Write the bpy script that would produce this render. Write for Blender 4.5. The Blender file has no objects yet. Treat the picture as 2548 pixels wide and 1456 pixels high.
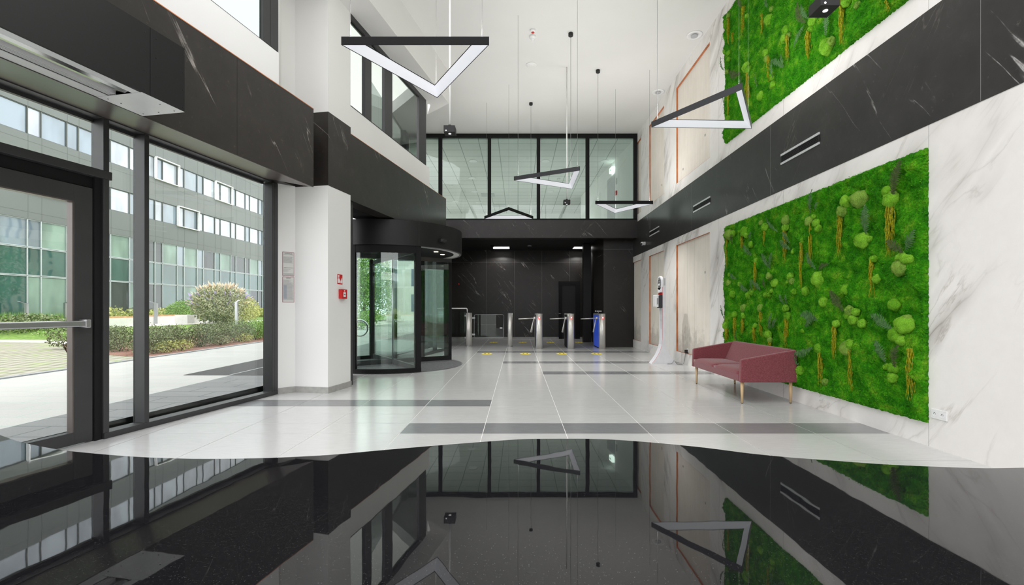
import bpy, bmesh, math, random
from mathutils import Vector, Matrix, noise

# ------------------------------------------------------------------ camera, world, lights, exposure
sc = bpy.context.scene
COL = sc.collection
cam_data = bpy.data.cameras.new('camera')
cam_data.sensor_width = 36.0
cam_data.lens = 36.0 * 1160.0 / 2548.0
cam_data.shift_x = (1274 - 1289) / 2548.0
cam_data.shift_y = (768 - 728) / 2548.0
cam_data.clip_start = 0.02
cam_data.clip_end = 400
cam = bpy.data.objects.new('camera', cam_data)
cam.location = (0, 0, 1.2)
cam.rotation_euler = (math.radians(90), 0, 0)
COL.objects.link(cam)
sc.camera = cam

sc.view_settings.view_transform = 'Standard'
sc.view_settings.look = 'None'
sc.view_settings.gamma = 1.0
sc.view_settings.use_curve_mapping = False
sc.view_settings.exposure = 1.38
sc.cycles.use_denoising = True
sc.cycles.max_bounces = 9
sc.cycles.diffuse_bounces = 5
sc.cycles.glossy_bounces = 5
sc.cycles.transmission_bounces = 6
sc.cycles.transparent_max_bounces = 18
sc.cycles.sample_clamp_indirect = 6.0
sc.cycles.caustics_reflective = False
sc.cycles.caustics_refractive = False

world = bpy.data.worlds.new('overcast_sky')
sc.world = world
world.use_nodes = True
wn = world.node_tree
wn.nodes.clear()
w_out = wn.nodes.new('ShaderNodeOutputWorld')
w_bg = wn.nodes.new('ShaderNodeBackground')
w_tc = wn.nodes.new('ShaderNodeTexCoord')
w_no = wn.nodes.new('ShaderNodeTexNoise')
w_no.inputs['Scale'].default_value = 2.2
w_no.inputs['Detail'].default_value = 5
w_rp = wn.nodes.new('ShaderNodeValToRGB')
w_rp.color_ramp.elements[0].position = 0.38
w_rp.color_ramp.elements[0].color = (0.89, 0.91, 1.0, 1)
w_rp.color_ramp.elements[1].position = 0.6
w_rp.color_ramp.elements[1].color = (1.0, 0.965, 0.95, 1)
wn.links.new(w_tc.outputs['Generated'], w_no.inputs['Vector'])
wn.links.new(w_no.outputs['Fac'], w_rp.inputs['Fac'])
wn.links.new(w_rp.outputs['Color'], w_bg.inputs['Color'])
w_bg.inputs['Strength'].default_value = 1.30
wn.links.new(w_bg.outputs[0], w_out.inputs[0])

def light(name, kind, loc, rot, energy, color=(1, 1, 1), size=1.0, size_y=None, portal=False):
    ld = bpy.data.lights.new(name, kind)
    ld.energy = energy
    ld.color = color
    if kind == 'AREA':
        ld.shape = 'RECTANGLE'
        ld.size = size
        ld.size_y = size_y or size
        if portal:
            ld.cycles.is_portal = True
    elif kind == 'SUN':
        ld.angle = size
    elif kind in ('POINT', 'SPOT'):
        ld.shadow_soft_size = size
    o = bpy.data.objects.new(name, ld)
    o.location = loc
    o.rotation_euler = rot
    COL.objects.link(o)
    return o

# hazy sun high over the courtyard, behind the viewer's right shoulder
light('sun', 'SUN', (6, -10, 20), (math.radians(38), 0, math.radians(115)), 0.45, (1.0, 0.96, 0.9), math.radians(12))

# ------------------------------------------------------------------ mesh helpers
class MB:
    def __init__(self):
        self.v = []; self.f = []; self.m = []; self.smooth = []
    def add(self, pts, faces, mi=0, sm=False):
        o = len(self.v)
        self.v += [tuple(p) for p in pts]
        for f in faces:
            self.f.append(tuple(o + i for i in f)); self.m.append(mi); self.smooth.append(sm)
        return self
    def box(self, x0, x1, y0, y1, z0, z1, mi=0):
        return self.prism([(x0, y0, z0), (x1, y0, z0), (x1, y1, z0), (x0, y1, z0)], (0, 0, z1 - z0), mi)
    def prism(self, poly, vec, mi=0, sm=False):
        n = len(poly); vec = Vector(vec)
        pts = [Vector(p) for p in poly] + [Vector(p) + vec for p in poly]
        fs = [tuple(range(n - 1, -1, -1)), tuple(range(n, 2 * n))]
        self.add(pts, fs, mi)
        o = len(self.v) - 2 * n
        for i in range(n):
            j = (i + 1) % n
            self.f.append((o + i, o + j, o + n + j, o + n + i)); self.m.append(mi); self.smooth.append(sm)
        return self
    def quad(self, a, b, c, d, mi=0):
        return self.add([a, b, c, d], [(0, 1, 2, 3)], mi)
    def cyl(self, p0, p1, r0, r1=None, n=16, mi=0, caps=True):
        r1 = r0 if r1 is None else r1
        p0 = Vector(p0); p1 = Vector(p1)
        d = (p1 - p0).normalized()
        a = d.orthogonal().normalized(); b = d.cross(a)
        pts = []
        for p, r in ((p0, r0), (p1, r1)):
            for i in range(n):
                t = 2 * math.pi * i / n
                pts.append(p + a * (math.cos(t) * r) + b * (math.sin(t) * r))
        self.add(pts, [(i, (i + 1) % n, n + (i + 1) % n, n + i) for i in range(n)], mi, True)
        if caps:
            o = len(self.v) - 2 * n
            self.f.append(tuple(o + i for i in range(n - 1, -1, -1))); self.m.append(mi); self.smooth.append(False)
            self.f.append(tuple(o + n + i for i in range(n))); self.m.append(mi); self.smooth.append(False)
        return self
    def tube(self, path, r, n=8, mi=0):
        path = [Vector(p) for p in path]
        rings = []
        ref = None
        for i, p in enumerate(path):
            d = (path[min(i + 1, len(path) - 1)] - path[max(i - 1, 0)]).normalized()
            if ref is None:
                ref = d.orthogonal().normalized()
            a = (ref - d * ref.dot(d)).normalized(); ref = a
            b = d.cross(a)
            rr = r[i] if isinstance(r, (list, tuple)) else r
            rings.append([p + a * math.cos(2 * math.pi * k / n) * rr + b * math.sin(2 * math.pi * k / n) * rr for k in range(n)])
        pts = [q for ring in rings for q in ring]
        fs = []
        for i in range(len(path) - 1):
            for k in range(n):
                fs.append((i * n + k, i * n + (k + 1) % n, (i + 1) * n + (k + 1) % n, (i + 1) * n + k))
        self.add(pts, fs, mi, True)
        o = len(self.v) - len(pts)
        self.f.append(tuple(o + k for k in range(n - 1, -1, -1))); self.m.append(mi); self.smooth.append(False)
        self.f.append(tuple(o + len(pts) - n + k for k in range(n))); self.m.append(mi); self.smooth.append(False)
        return self
    def lathe(self, c, prof, n=24, mi=0):
        # prof: list of (radius, z) about vertical axis at c
        cx, cy = c
        pts = [(cx + r * math.cos(2 * math.pi * k / n), cy + r * math.sin(2 * math.pi * k / n), z) for r, z in prof for k in range(n)]
        fs = [(i * n + k, i * n + (k + 1) % n, (i + 1) * n + (k + 1) % n, (i + 1) * n + k) for i in range(len(prof) - 1) for k in range(n)]
        self.add(pts, fs, mi, True)
        o = len(self.v) - len(pts)
        self.f.append(tuple(o + k for k in range(n - 1, -1, -1))); self.m.append(mi); self.smooth.append(False)
        self.f.append(tuple(o + len(pts) - n + k for k in range(n))); self.m.append(mi); self.smooth.append(False)
        return self
    def sphere(self, c, rx, ry, rz, nu=16, nv=10, mi=0):
        pts = []; fs = []
        for j in range(nv + 1):
            ph = math.pi * j / nv
            for i in range(nu):
                t = 2 * math.pi * i / nu
                pts.append((c[0] + rx * math.sin(ph) * math.cos(t), c[1] + ry * math.sin(ph) * math.sin(t), c[2] + rz * math.cos(ph)))
        for j in range(nv):
            for i in range(nu):
                fs.append((j * nu + i, (j + 1) * nu + i, (j + 1) * nu + (i + 1) % nu, j * nu + (i + 1) % nu))
        return self.add(pts, fs, mi, True)

def link_mesh(name, mb, mats, parent=None, bevel=0.0, smooth=None):
    loc = Vector(parent.location) if parent is not None and parent.parent is None else Vector((0, 0, 0))
    if parent is not None and parent.parent is not None:
        loc = Vector(parent.parent.location) + Vector(parent.location)
    me = bpy.data.meshes.new(name)
    me.from_pydata([tuple(Vector(p) - loc) for p in mb.v], [], mb.f)
    if not isinstance(mats, (list, tuple)):
        mats = [mats]
    for m in mats:
        me.materials.append(m)
    me.polygons.foreach_set('material_index', mb.m)
    me.polygons.foreach_set('use_smooth', mb.smooth if smooth is None else [smooth] * len(mb.f))
    if len(mb.f) < 6000:
        bm = bmesh.new(); bm.from_mesh(me)
        bmesh.ops.recalc_face_normals(bm, faces=bm.faces)
        bm.to_mesh(me); bm.free()
    me.update()
    o = bpy.data.objects.new(name, me)
    COL.objects.link(o)
    if parent is not None:
        o.parent = parent
    if bevel:
        b = o.modifiers.new('bevel', 'BEVEL')
        b.width = bevel; b.segments = 2; b.limit_method = 'ANGLE'; b.angle_limit = math.radians(40)
        b.harden_normals = False
    return o

def struct(name, mb, mats, parent=None, bevel=0.0):
    o = link_mesh(name, mb, mats, parent, bevel)
    if parent is None:
        o['kind'] = 'structure'
    return o

def struct_root(name, loc=(0, 0, 0)):
    o = bpy.data.objects.new(name, None); COL.objects.link(o)
    o.location = loc; o['kind'] = 'structure'; o.empty_display_size = 0.1
    return o

def thing(name, label, cat, loc=(0, 0, 0), group=None):
    o = bpy.data.objects.new(name, None); COL.objects.link(o)
    o.location = loc; o.empty_display_size = 0.1
    o['label'] = label; o['category'] = cat
    if group: o['group'] = group
    return o

def tag(o, label, cat, group=None, kind=None):
    o['label'] = label; o['category'] = cat
    if group: o['group'] = group
    if kind: o['kind'] = kind
    return o

def part(name, mb, mats, parent, bevel=0.0, label=None, smooth=None):
    o = link_mesh(name, mb, mats, parent, bevel, smooth)
    if label: o['label'] = label
    return o

def text_mb(body, size, origin, ux, uz, depth=0.002, align='CENTER'):
    """lettering as mesh: ux is reading direction, uz is up"""
    cu = bpy.data.curves.new('lettering', 'FONT')
    cu.body = body; cu.size = size; cu.extrude = depth / 2; cu.align_x = align
    cu.resolution_u = 2
    to = bpy.data.objects.new('lettering', cu)
    COL.objects.link(to)
    dg = bpy.context.evaluated_depsgraph_get()
    me = bpy.data.meshes.new_from_object(to.evaluated_get(dg))
    mb = MB()
    ux = Vector(ux).normalized(); uz = Vector(uz).normalized(); un = ux.cross(uz)
    o = Vector(origin)
    mb.add([o + ux * v.co.x + uz * v.co.y + un * v.co.z for v in me.vertices], [tuple(p.vertices) for p in me.polygons])
    bpy.data.objects.remove(to); bpy.data.meshes.remove(me); bpy.data.curves.remove(cu)
    return mb

# ------------------------------------------------------------------ materials
class NT:
    def __init__(self, name):
        self.mat = bpy.data.materials.new(name)
        self.mat.use_nodes = True
        self.t = self.mat.node_tree
        self.b = self.t.nodes['Principled BSDF']
        self.out = self.t.nodes['Material Output']
    def n(self, kind, **kw):
        nd = self.t.nodes.new('ShaderNode' + kind)
        for k, v in kw.items():
            if k.startswith('_'):
                setattr(nd, k[1:], v)
            else:
                nd.inputs[k.replace('_', ' ')].default_value = v
        return nd
    def l(self, a, b):
        self.t.links.new(a, b)
    def coord(self, scale=(1, 1, 1), rot=(0, 0, 0)):
        tc = self.n('TexCoord'); mp = self.n('Mapping')
        mp.inputs['Scale'].default_value = scale
        mp.inputs['Rotation'].default_value = rot
        self.l(tc.outputs['Object'], mp.inputs['Vector'])
        return mp.outputs['Vector']
    def noise(self, vec, scale, detail=4, rough=0.5, dist=0.0):
        nd = self.n('TexNoise', Scale=scale, Detail=detail, Roughness=rough, Distortion=dist)
        self.l(vec, nd.inputs['Vector'])
        return nd.outputs['Fac']
    def ramp(self, fac, stops):
        nd = self.n('ValToRGB')
        cr = nd.color_ramp
        while len(cr.elements) < len(stops):
            cr.elements.new(0.5)
        for e, (p, c) in zip(cr.elements, stops):
            e.position = p
            e.color = (c[0], c[1], c[2], 1) if isinstance(c, (tuple, list)) else (c, c, c, 1)
        self.l(fac, nd.inputs['Fac'])
        return nd.outputs['Color']
    def mix(self, fac, a, b, mode='MIX'):
        nd = self.n('Mix', _data_type='RGBA', _blend_type=mode)
        for sock, val in ((nd.inputs[0], fac), (nd.inputs[6], a), (nd.inputs[7], b)):
            if isinstance(val, (int, float)):
                sock.default_value = val if sock.type == 'VALUE' else (val, val, val, 1)
            elif isinstance(val, (tuple, list)):
                sock.default_value = (val[0], val[1], val[2], 1)
            else:
                self.l(val, sock)
        return nd.outputs[2]
    def math(self, op, a, b=0.0):
        nd = self.n('Math', _operation=op)
        for i, v in enumerate((a, b)):
            if isinstance(v, (int, float)): nd.inputs[i].default_value = v
            else: self.l(v, nd.inputs[i])
        return nd.outputs[0]
    def bump(self, h, strength=0.2, dist=0.01):
        nd = self.n('Bump', Strength=strength, Distance=dist)
        self.l(h, nd.inputs['Height'])
        self.l(nd.outputs['Normal'], self.b.inputs['Normal'])

def plain(name, col, rough=0.5, metal=0.0, spec=0.5, var=0.06, scale=6.0, bump=0.0, emit=None, estr=0.0):
    """solid colour with a slight procedural variation"""
    m = NT(name)
    vec = m.coord()
    f = m.noise(vec, scale, 3)
    lo = tuple(c * (1 - var) for c in col); hi = tuple(min(1, c * (1 + var)) for c in col)
    m.l(m.ramp(f, [(0.3, lo), (0.7, hi)]), m.b.inputs['Base Color'])
    m.b.inputs['Roughness'].default_value = rough
    m.b.inputs['Metallic'].default_value = metal
    m.b.inputs['Specular IOR Level'].default_value = spec
    if bump:
        m.bump(m.noise(vec, scale * 20, 3), bump, 0.003)
    if emit:
        m.b.inputs['Emission Color'].default_value = (*emit, 1)
        m.b.inputs['Emission Strength'].default_value = estr
    return m.mat

def thin_glass(name, tint=(0.93, 0.97, 0.95), refl=1.0, ior=1.45):
    m = NT(name)
    tr = m.n('BsdfTransparent'); tr.inputs[0].default_value = (*tint, 1)
    gl = m.n('BsdfGlossy'); gl.inputs['Roughness'].default_value = 0.0
    gl.inputs[0].default_value = (0.9, 0.95, 0.93, 1)
    ge = m.n('NewGeometry')
    dt = m.n('VectorMath', _operation='DOT_PRODUCT'); m.l(ge.outputs['Normal'], dt.inputs[0]); m.l(ge.outputs['Incoming'], dt.inputs[1])
    one = m.math('SUBTRACT', 1.0, m.math('ABSOLUTE', dt.outputs['Value']))
    r0 = ((ior - 1) / (ior + 1)) ** 2
    fac = m.math('MULTIPLY', m.math('ADD', r0, m.math('MULTIPLY', 1 - r0, m.math('POWER', one, 5.0))), refl)
    mx = m.n('MixShader')
    m.l(fac, mx.inputs[0]); m.l(tr.outputs[0], mx.inputs[1]); m.l(gl.outputs[0], mx.inputs[2])
    m.l(mx.outputs[0], m.out.inputs['Surface'])
    return m.mat

def stone(name, along, across, base, veins, dark=False):
    m = NT(name)
    tc = m.n('TexCoord')
    def dot(v):
        d = m.n('VectorMath', _operation='DOT_PRODUCT'); m.l(tc.outputs['Object'], d.inputs[0]); d.inputs[1].default_value = v
        return d.outputs['Value']
    cb = m.n('CombineXYZ')
    m.l(m.math('MULTIPLY', dot(along), 0.10 if dark else 0.30), cb.inputs[0])
    m.l(dot(across), cb.inputs[1])
    vec = cb.outputs[0]
    n4 = m.noise(tc.outputs['Object'], 3.2, 8, 0.72)
    n5 = m.noise(tc.outputs['Object'], 14.0, 6, 0.75)
    if dark:
        n1 = m.noise(vec, 1.9, 5.0, 0.5, 0.0)
        cb2 = m.n('CombineXYZ')
        al2 = Vector(along).reflect(Vector((0, 0, 1))); ac2 = Vector(across).reflect(Vector((0, 0, 1)))
        m.l(m.math('MULTIPLY', dot(al2), 0.12), cb2.inputs[0]); m.l(dot(ac2), cb2.inputs[1]); cb2.inputs[2].default_value = 7.3
        n2 = m.noise(cb2.outputs[0], 2.4, 5.0, 0.5, 0.0)
        r1 = m.math('ABSOLUTE', m.math('SUBTRACT', n1, 0.5))
        r2 = m.math('ABSOLUTE', m.math('SUBTRACT', n2, 0.47))
        brk = m.ramp(n5, [(0.40, 0.25), (0.55, 1.0)])
        v1 = m.math('MULTIPLY', m.ramp(r1, [(0.0, 1.0), (0.0016, 0.7), (0.0042, 0.0)]), brk)
        v2 = m.math('MULTIPLY', m.ramp(r2, [(0.0, 1.0), (0.0014, 0.5), (0.0036, 0.0)]), brk)
        mask = m.ramp(m.noise(tc.outputs['Object'], 1.3, 4, 0.6), [(0.52, 0.0), (0.66, 0.8)])
        mask2 = m.ramp(m.noise(tc.outputs['Object'], 1.1, 3), [(0.54, 0.0), (0.68, 0.6)])
        cloud = m.ramp(n4, [(0.35, base[0]), (0.6, base[1]), (0.8, base[2])])
        c = m.mix(m.math('MULTIPLY', v1, mask), cloud, veins[0])
        c = m.mix(m.math('MULTIPLY', v2, m.math('MULTIPLY', mask2, 0.7)), c, veins[1])
        fl = m.ramp(n5, [(0.62, 0.0), (0.74, 0.30)])
        c = m.mix(fl, c, veins[1])
        m.b.inputs['Roughness'].default_value = 0.36
        m.b.inputs['Specular IOR Level'].default_value = 0.4
    else:
        n1 = m.noise(vec, 0.62, 5, 0.52, 0.7)
        n2 = m.noise(vec, 1.5, 6, 0.58, 0.6)
        r1 = m.math('ABSOLUTE', m.math('SUBTRACT', n1, 0.5))
        r2 = m.math('ABSOLUTE', m.math('SUBTRACT', n2, 0.5))
        v1 = m.ramp(r1, [(0.0, 1.0), (0.005, 0.6), (0.026, 0.36), (0.07, 0.0)])
        v2 = m.ramp(r2, [(0.0, 1.0), (0.005, 0.45), (0.02, 0.0)])
        mask = m.ramp(m.noise(tc.outputs['Object'], 0.8, 3, 0.5), [(0.40, 0.0), (0.60, 1.0)])
        cloud = m.ramp(n4, [(0.3, base[0]), (0.7, base[1])])
        c = m.mix(m.math('MULTIPLY', v1, m.math('MULTIPLY', mask, 1.0)), cloud, veins[0])
        c = m.mix(m.math('MULTIPLY', v2, m.math('MULTIPLY', mask, 0.8)), c, veins[1])
        m.b.inputs['Roughness'].default_value = 0.42
        m.b.inputs['Specular IOR Level'].default_value = 0.35
    m.l(c, m.b.inputs['Base Color'])
    return m.mat

M = {}
M['paint'] = plain('white_paint', (0.77, 0.77, 0.755), 0.75, var=0.015, scale=1.0)
M['ceiling'] = plain('ceiling_paint', (0.72, 0.715, 0.70), 0.85, var=0.015, scale=1.0)
M['white_marble'] = stone('white_marble', (0, -0.62, 0.78), (0, 0.78, 0.62), [(0.83, 0.80, 0.775), (0.88, 0.855, 0.83)], [(0.33, 0.30, 0.275), (0.42, 0.385, 0.35)])
M['dark_marble'] = stone('dark_marble_side', (0, 0.55, 0.83), (0, 0.83, -0.55), [(0.026, 0.0245, 0.024), (0.036, 0.034, 0.0325), (0.06, 0.056, 0.053)], [(0.62, 0.6, 0.58), (0.3, 0.27, 0.24)], True)
M['dark_marble_back'] = stone('dark_marble_back', (0.65, 0.05, -0.75), (0.75, 0, 0.65), [(0.011, 0.009, 0.0075), (0.016, 0.013, 0.011), (0.040, 0.031, 0.024)], [(0.55, 0.52, 0.48), (0.26, 0.22, 0.18)], True)
M['dark_marble_left'] = stone('dark_marble_left', (-0.35, 0.45, -0.82), (0.6, 0.62, 0.5), [(0.022, 0.019, 0.017), (0.031, 0.027, 0.024), (0.058, 0.050, 0.044)], [(0.5, 0.46, 0.42), (0.26, 0.22, 0.19)], True)
M['black_metal'] = plain('black_powder_coat', (0.006, 0.006, 0.0065), 0.5, 0.0, 0.35, 0.05)
M['frame_metal'] = plain('anthracite_aluminium', (0.05, 0.05, 0.052), 0.42, 0.35, 0.5, 0.06)
M['soffit'] = plain('brushed_grey_soffit', (0.13, 0.108, 0.102), 0.28, 0.3, 0.5, 0.1, 2.0)
M['dark_ceiling'] = plain('dark_ceiling', (0.014, 0.014, 0.015), 0.6, var=0.05)
M['matt_black'] = plain('matt_black', (0.009, 0.009, 0.0095), 0.75, 0.0, 0.2, var=0.05)
M['copper'] = plain('copper_edge', (0.62, 0.22, 0.09), 0.38, 0.55, 0.5, 0.35, 3.0)
M['rubber'] = plain('rubber_black', (0.01, 0.01, 0.01), 0.6)
M['chrome'] = plain('chrome', (0.7, 0.7, 0.7), 0.16, 1.0, 0.5, 0.05)
M['alu'] = plain('aluminium', (0.45, 0.45, 0.47), 0.3, 0.9, 0.5, 0.05)
M['white_plastic'] = plain('white_plastic', (0.82, 0.82, 0.82), 0.35, var=0.01)
M['grey_plastic'] = plain('grey_plastic', (0.45, 0.46, 0.48), 0.4, var=0.02)
M['white_lacquer'] = plain('white_lacquer', (0.82, 0.82, 0.86), 0.28, var=0.01)
M['red_paint'] = plain('red_paint', (0.55, 0.012, 0.012), 0.35, var=0.03)
M['yellow'] = plain('yellow_sticker', (0.95, 0.72, 0.01), 0.6, 0.0, 0.15, var=0.05)
M['skirting'] = plain('grey_skirting', (0.34, 0.335, 0.32), 0.45, var=0.12, scale=14)
M['oak'] = None
M['glass'] = thin_glass('window_glass', (0.955, 0.975, 0.965))
M['glass_clear'] = thin_glass('door_glass', (0.90, 0.965, 0.94))
M['glass_green'] = thin_glass('mezzanine_glass', (0.84, 0.90, 0.875), 1.0)
M['glass_upper'] = thin_glass('sky_dimming_glass', (0.57, 0.60, 0.58), 1.2)  # tint darkened to dim the sky seen through the upper panes
M['glass_drum'] = thin_glass('drum_glass', (0.91, 0.96, 0.94), 1.4)

def brushed():
    m = NT('brushed_steel')
    vec = m.coord((90, 90, 0.6))
    f = m.noise(vec, 1.0, 3)
    m.l(m.ramp(f, [(0.3, (0.62, 0.60, 0.565)), (0.7, (0.76, 0.74, 0.70))]), m.b.inputs['Base Color'])
    m.b.inputs['Metallic'].default_value = 0.6
    m.b.inputs['Roughness'].default_value = 0.34
    return m.mat
M['steel'] = brushed()

def oak():
    m = NT('pale_oak')
    vec = m.coord((12, 12, 1.2))
    f = m.noise(vec, 3.0, 5, 0.6)
    m.l(m.ramp(f, [(0.3, (0.50, 0.33, 0.17)), (0.7, (0.68, 0.49, 0.28))]), m.b.inputs['Base Color'])
    m.b.inputs['Roughness'].default_value = 0.45
    return m.mat
M['oak'] = oak()

def floor_mat(name, lo, hi, rough):
    m = NT(name)
    vec = m.coord((1.6, 9.0, 1))
    f = m.noise(vec, 4.0, 7, 0.7)
    f2 = m.noise(m.coord((1, 1, 1)), 1.1, 3)
    c = m.ramp(f, [(0.3, lo), (0.7, hi)])
    c = m.mix(0.3, c, m.ramp(f2, [(0.3, 0.86), (0.7, 1.0)]), 'MULTIPLY')
    m.l(c, m.b.inputs['Base Color'])
    r = m.ramp(f, [(0.3, rough - 0.03), (0.7, rough + 0.04)])
    m.l(r, m.b.inputs['Roughness'])
    m.b.inputs['IOR'].default_value = 1.62
    m.bump(f, 0.02, 0.002)
    return m.mat
M['tile'] = floor_mat('light_floor_tile', (0.54, 0.54, 0.53), (0.60, 0.60, 0.59), 0.17)
M['tile_dark'] = floor_mat('grey_floor_tile', (0.21, 0.215, 0.22), (0.245, 0.25, 0.255), 0.20)
M['grout'] = plain('grout', (0.80, 0.79, 0.76), 0.7)
M['grout_dark'] = plain('grout_grey', (0.34, 0.34, 0.33), 0.7)  # grey colour of the slab joints

def concrete():
    m = NT('cast_concrete')
    vec = m.coord()
    f = m.noise(vec, 1.3, 6, 0.65)
    f2 = m.noise(m.coord((1, 7, 0.5)), 2.0, 5, 0.6)
    c = m.ramp(f, [(0.3, (0.76, 0.70, 0.62)), (0.7, (0.86, 0.80, 0.72))])
    c = m.mix(0.5, c, m.ramp(f2, [(0.25, 0.86), (0.6, 1.0)]), 'MULTIPLY')
    # mottled tone, darker towards the foot of the slab
    tc = m.n('TexCoord'); sp = m.n('SeparateXYZ'); m.l(tc.outputs['Object'], sp.inputs[0])
    zz = m.math('ADD', sp.outputs['Z'], m.math('MULTIPLY', m.noise(vec, 3.5, 6, 0.7), 1.7))
    st = m.ramp(m.math('MULTIPLY', zz, 0.5), [(0.62, 0.62), (0.80, 1.0)])
    c = m.mix(0.8, c, st, 'MULTIPLY')
    sp2 = m.n('TexVoronoi', Scale=14.0); m.l(vec, sp2.inputs['Vector'])
    c = m.mix(m.ramp(sp2.outputs['Distance'], [(0.03, 0.5), (0.06, 0.0)]), c, (0.3, 0.27, 0.22))
    m.l(c, m.b.inputs['Base Color'])
    m.b.inputs['Roughness'].default_value = 0.8
    m.bump(f, 0.15, 0.01)
    return m.mat
M['concrete'] = concrete()

def fabric():
    m = NT('wine_red_wool')
    vec = m.coord()
    f = m.noise(vec, 260, 2, 0.6)
    f2 = m.noise(vec, 90, 2, 0.6)
    c = m.ramp(m.math('ADD', m.math('MULTIPLY', f, 0.6), m.math('MULTIPLY', f2, 0.4)), [(0.36, (0.11, 0.018, 0.025)), (0.52, (0.205, 0.040, 0.050)), (0.66, (0.29, 0.075, 0.085))])
    m.l(c, m.b.inputs['Base Color'])
    m.b.inputs['Roughness'].default_value = 0.9
    m.b.inputs['Sheen Weight'].default_value = 0.3
    m.bump(f, 0.35, 0.002)
    return m.mat
M['fabric'] = fabric()

def granite():
    m = NT('polished_black_granite')
    vec = m.coord()
    v = m.n('TexVoronoi', Scale=800.0, Randomness=1.0); m.l(vec, v.inputs['Vector'])
    sep = m.n('SeparateColor'); m.l(v.outputs['Color'], sep.inputs[0])
    dots = m.math('MULTIPLY', m.ramp(v.outputs['Distance'], [(0.22, 1.0), (0.42, 0.0)]), m.ramp(sep.outputs[0], [(0.70, 0.0), (0.97, 1.0)]))
    c = m.mix(dots, (0.006, 0.006, 0.007), (0.045, 0.044, 0.042))
    m.l(c, m.b.inputs['Base Color'])
    m.b.inputs['Roughness'].default_value = 0.015
    m.b.inputs['IOR'].default_value = 1.5
    m.bump(m.noise(vec, 24, 1, 0.4), 1.0, 0.00004)
    return m.mat
M['granite'] = granite()

def moss():
    m = NT('preserved_moss')
    vec = m.coord()
    f = m.noise(vec, 7, 5, 0.6)
    f2 = m.noise(vec, 60, 6, 0.75)
    f3 = m.noise(vec, 220, 3, 0.7)
    c = m.ramp(f, [(0.28, (0.014, 0.14, 0.003)), (0.45, (0.036, 0.26, 0.004)), (0.56, (0.080, 0.36, 0.008)), (0.70, (0.20, 0.44, 0.02))])
    c = m.mix(0.85, c, m.ramp(f2, [(0.3, 0.25), (0.5, 0.95), (0.7, 1.7)]), 'MULTIPLY')
    m.l(c, m.b.inputs['Base Color'])
    m.b.inputs['Roughness'].default_value = 0.9
    m.b.inputs['Specular IOR Level'].default_value = 0.1
    m.bump(m.math('ADD', f2, m.math('MULTIPLY', f3, 0.6)), 0.9, 0.02)
    return m.mat
M['moss'] = moss()
M['moss_tips'] = None

def cushion(name, a, b):
    m = NT(name)
    vec = m.coord()
    f = m.noise(vec, 120, 4, 0.7)
    f1 = m.noise(vec, 9, 3, 0.5)
    c = m.ramp(m.math('ADD', m.math('MULTIPLY', f, 0.6), m.math('MULTIPLY', f1, 0.4)), [(0.35, a), (0.65, b)])
    m.l(c, m.b.inputs['Base Color'])
    m.b.inputs['Roughness'].default_value = 0.9
    m.b.inputs['Specular IOR Level'].default_value = 0.1
    m.bump(f, 0.9, 0.012)
    return m.mat
M['cushion_a'] = cushion('ball_moss_light', (0.09, 0.29, 0.010), (0.29, 0.62, 0.05))
M['cushion_b'] = cushion('ball_moss_mid', (0.07, 0.25, 0.010), (0.22, 0.52, 0.03))
M['cushion_c'] = cushion('ball_moss_olive', (0.11, 0.24, 0.03), (0.31, 0.50, 0.08))
M['frond'] = plain('preserved_fern', (0.07, 0.15, 0.055), 0.9, 0.0, 0.1, var=0.35, scale=30)
M['frond_dark'] = plain('preserved_fern_brown', (0.06, 0.085, 0.03), 0.9, 0.0, 0.1, var=0.35, scale=30)
M['tassel'] = plain('amaranth_tassel', (0.30, 0.29, 0.015), 0.9, 0.0, 0.1, var=0.45, scale=60, bump=0.5)

def mat_grid(name, col, line, sx, sy, w):
    """rectangular joint grid in the ground plane"""
    m = NT(name)
    br = m.n('TexBrick'); br.offset = 0.5
    vec = m.coord()
    m.l(vec, br.inputs['Vector'])
    br.inputs['Scale'].default_value = 1.0
    br.inputs['Brick Width'].default_value = sx
    br.inputs['Row Height'].default_value = sy
    br.inputs['Mortar Size'].default_value = w
    br.inputs['Color1'].default_value = (*col, 1)
    br.inputs['Color2'].default_value = (*[c * 0.93 for c in col], 1)
    br.inputs['Mortar'].default_value = (*line, 1)
    f = m.noise(vec, 120, 4, 0.7)
    c = m.mix(0.5, br.outputs['Color'], m.ramp(f, [(0.3, 0.6), (0.7, 1.15)]), 'MULTIPLY')
    m.l(c, m.b.inputs['Base Color'])
    m.b.inputs['Roughness'].default_value = 0.8
    return m.mat
M['paving'] = mat_grid('light_paving', (0.44, 0.435, 0.41), (0.29, 0.41, 0.38), 0.8, 0.4, 0.008)
M['paving_dark'] = mat_grid('granite_paving', (0.19, 0.195, 0.195), (0.08, 0.10, 0.10), 0.8, 0.4, 0.012)
M['kerb'] = plain('kerb_stone', (0.27, 0.28, 0.29), 0.8, var=0.2, scale=20)
M['mulch'] = plain('bark_mulch', (0.24, 0.12, 0.085), 0.95, var=0.7, scale=28, bump=0.8)
M['lawn'] = plain('lawn', (0.16, 0.27, 0.05), 0.95, var=0.35, scale=9, bump=0.8)
M['path'] = plain('concrete_path', (0.62, 0.60, 0.55), 0.85, var=0.1)
M['grate'] = mat_grid('steel_grate', (0.05, 0.052, 0.05), (0.012, 0.012, 0.012), 0.09, 0.03, 0.006)
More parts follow.
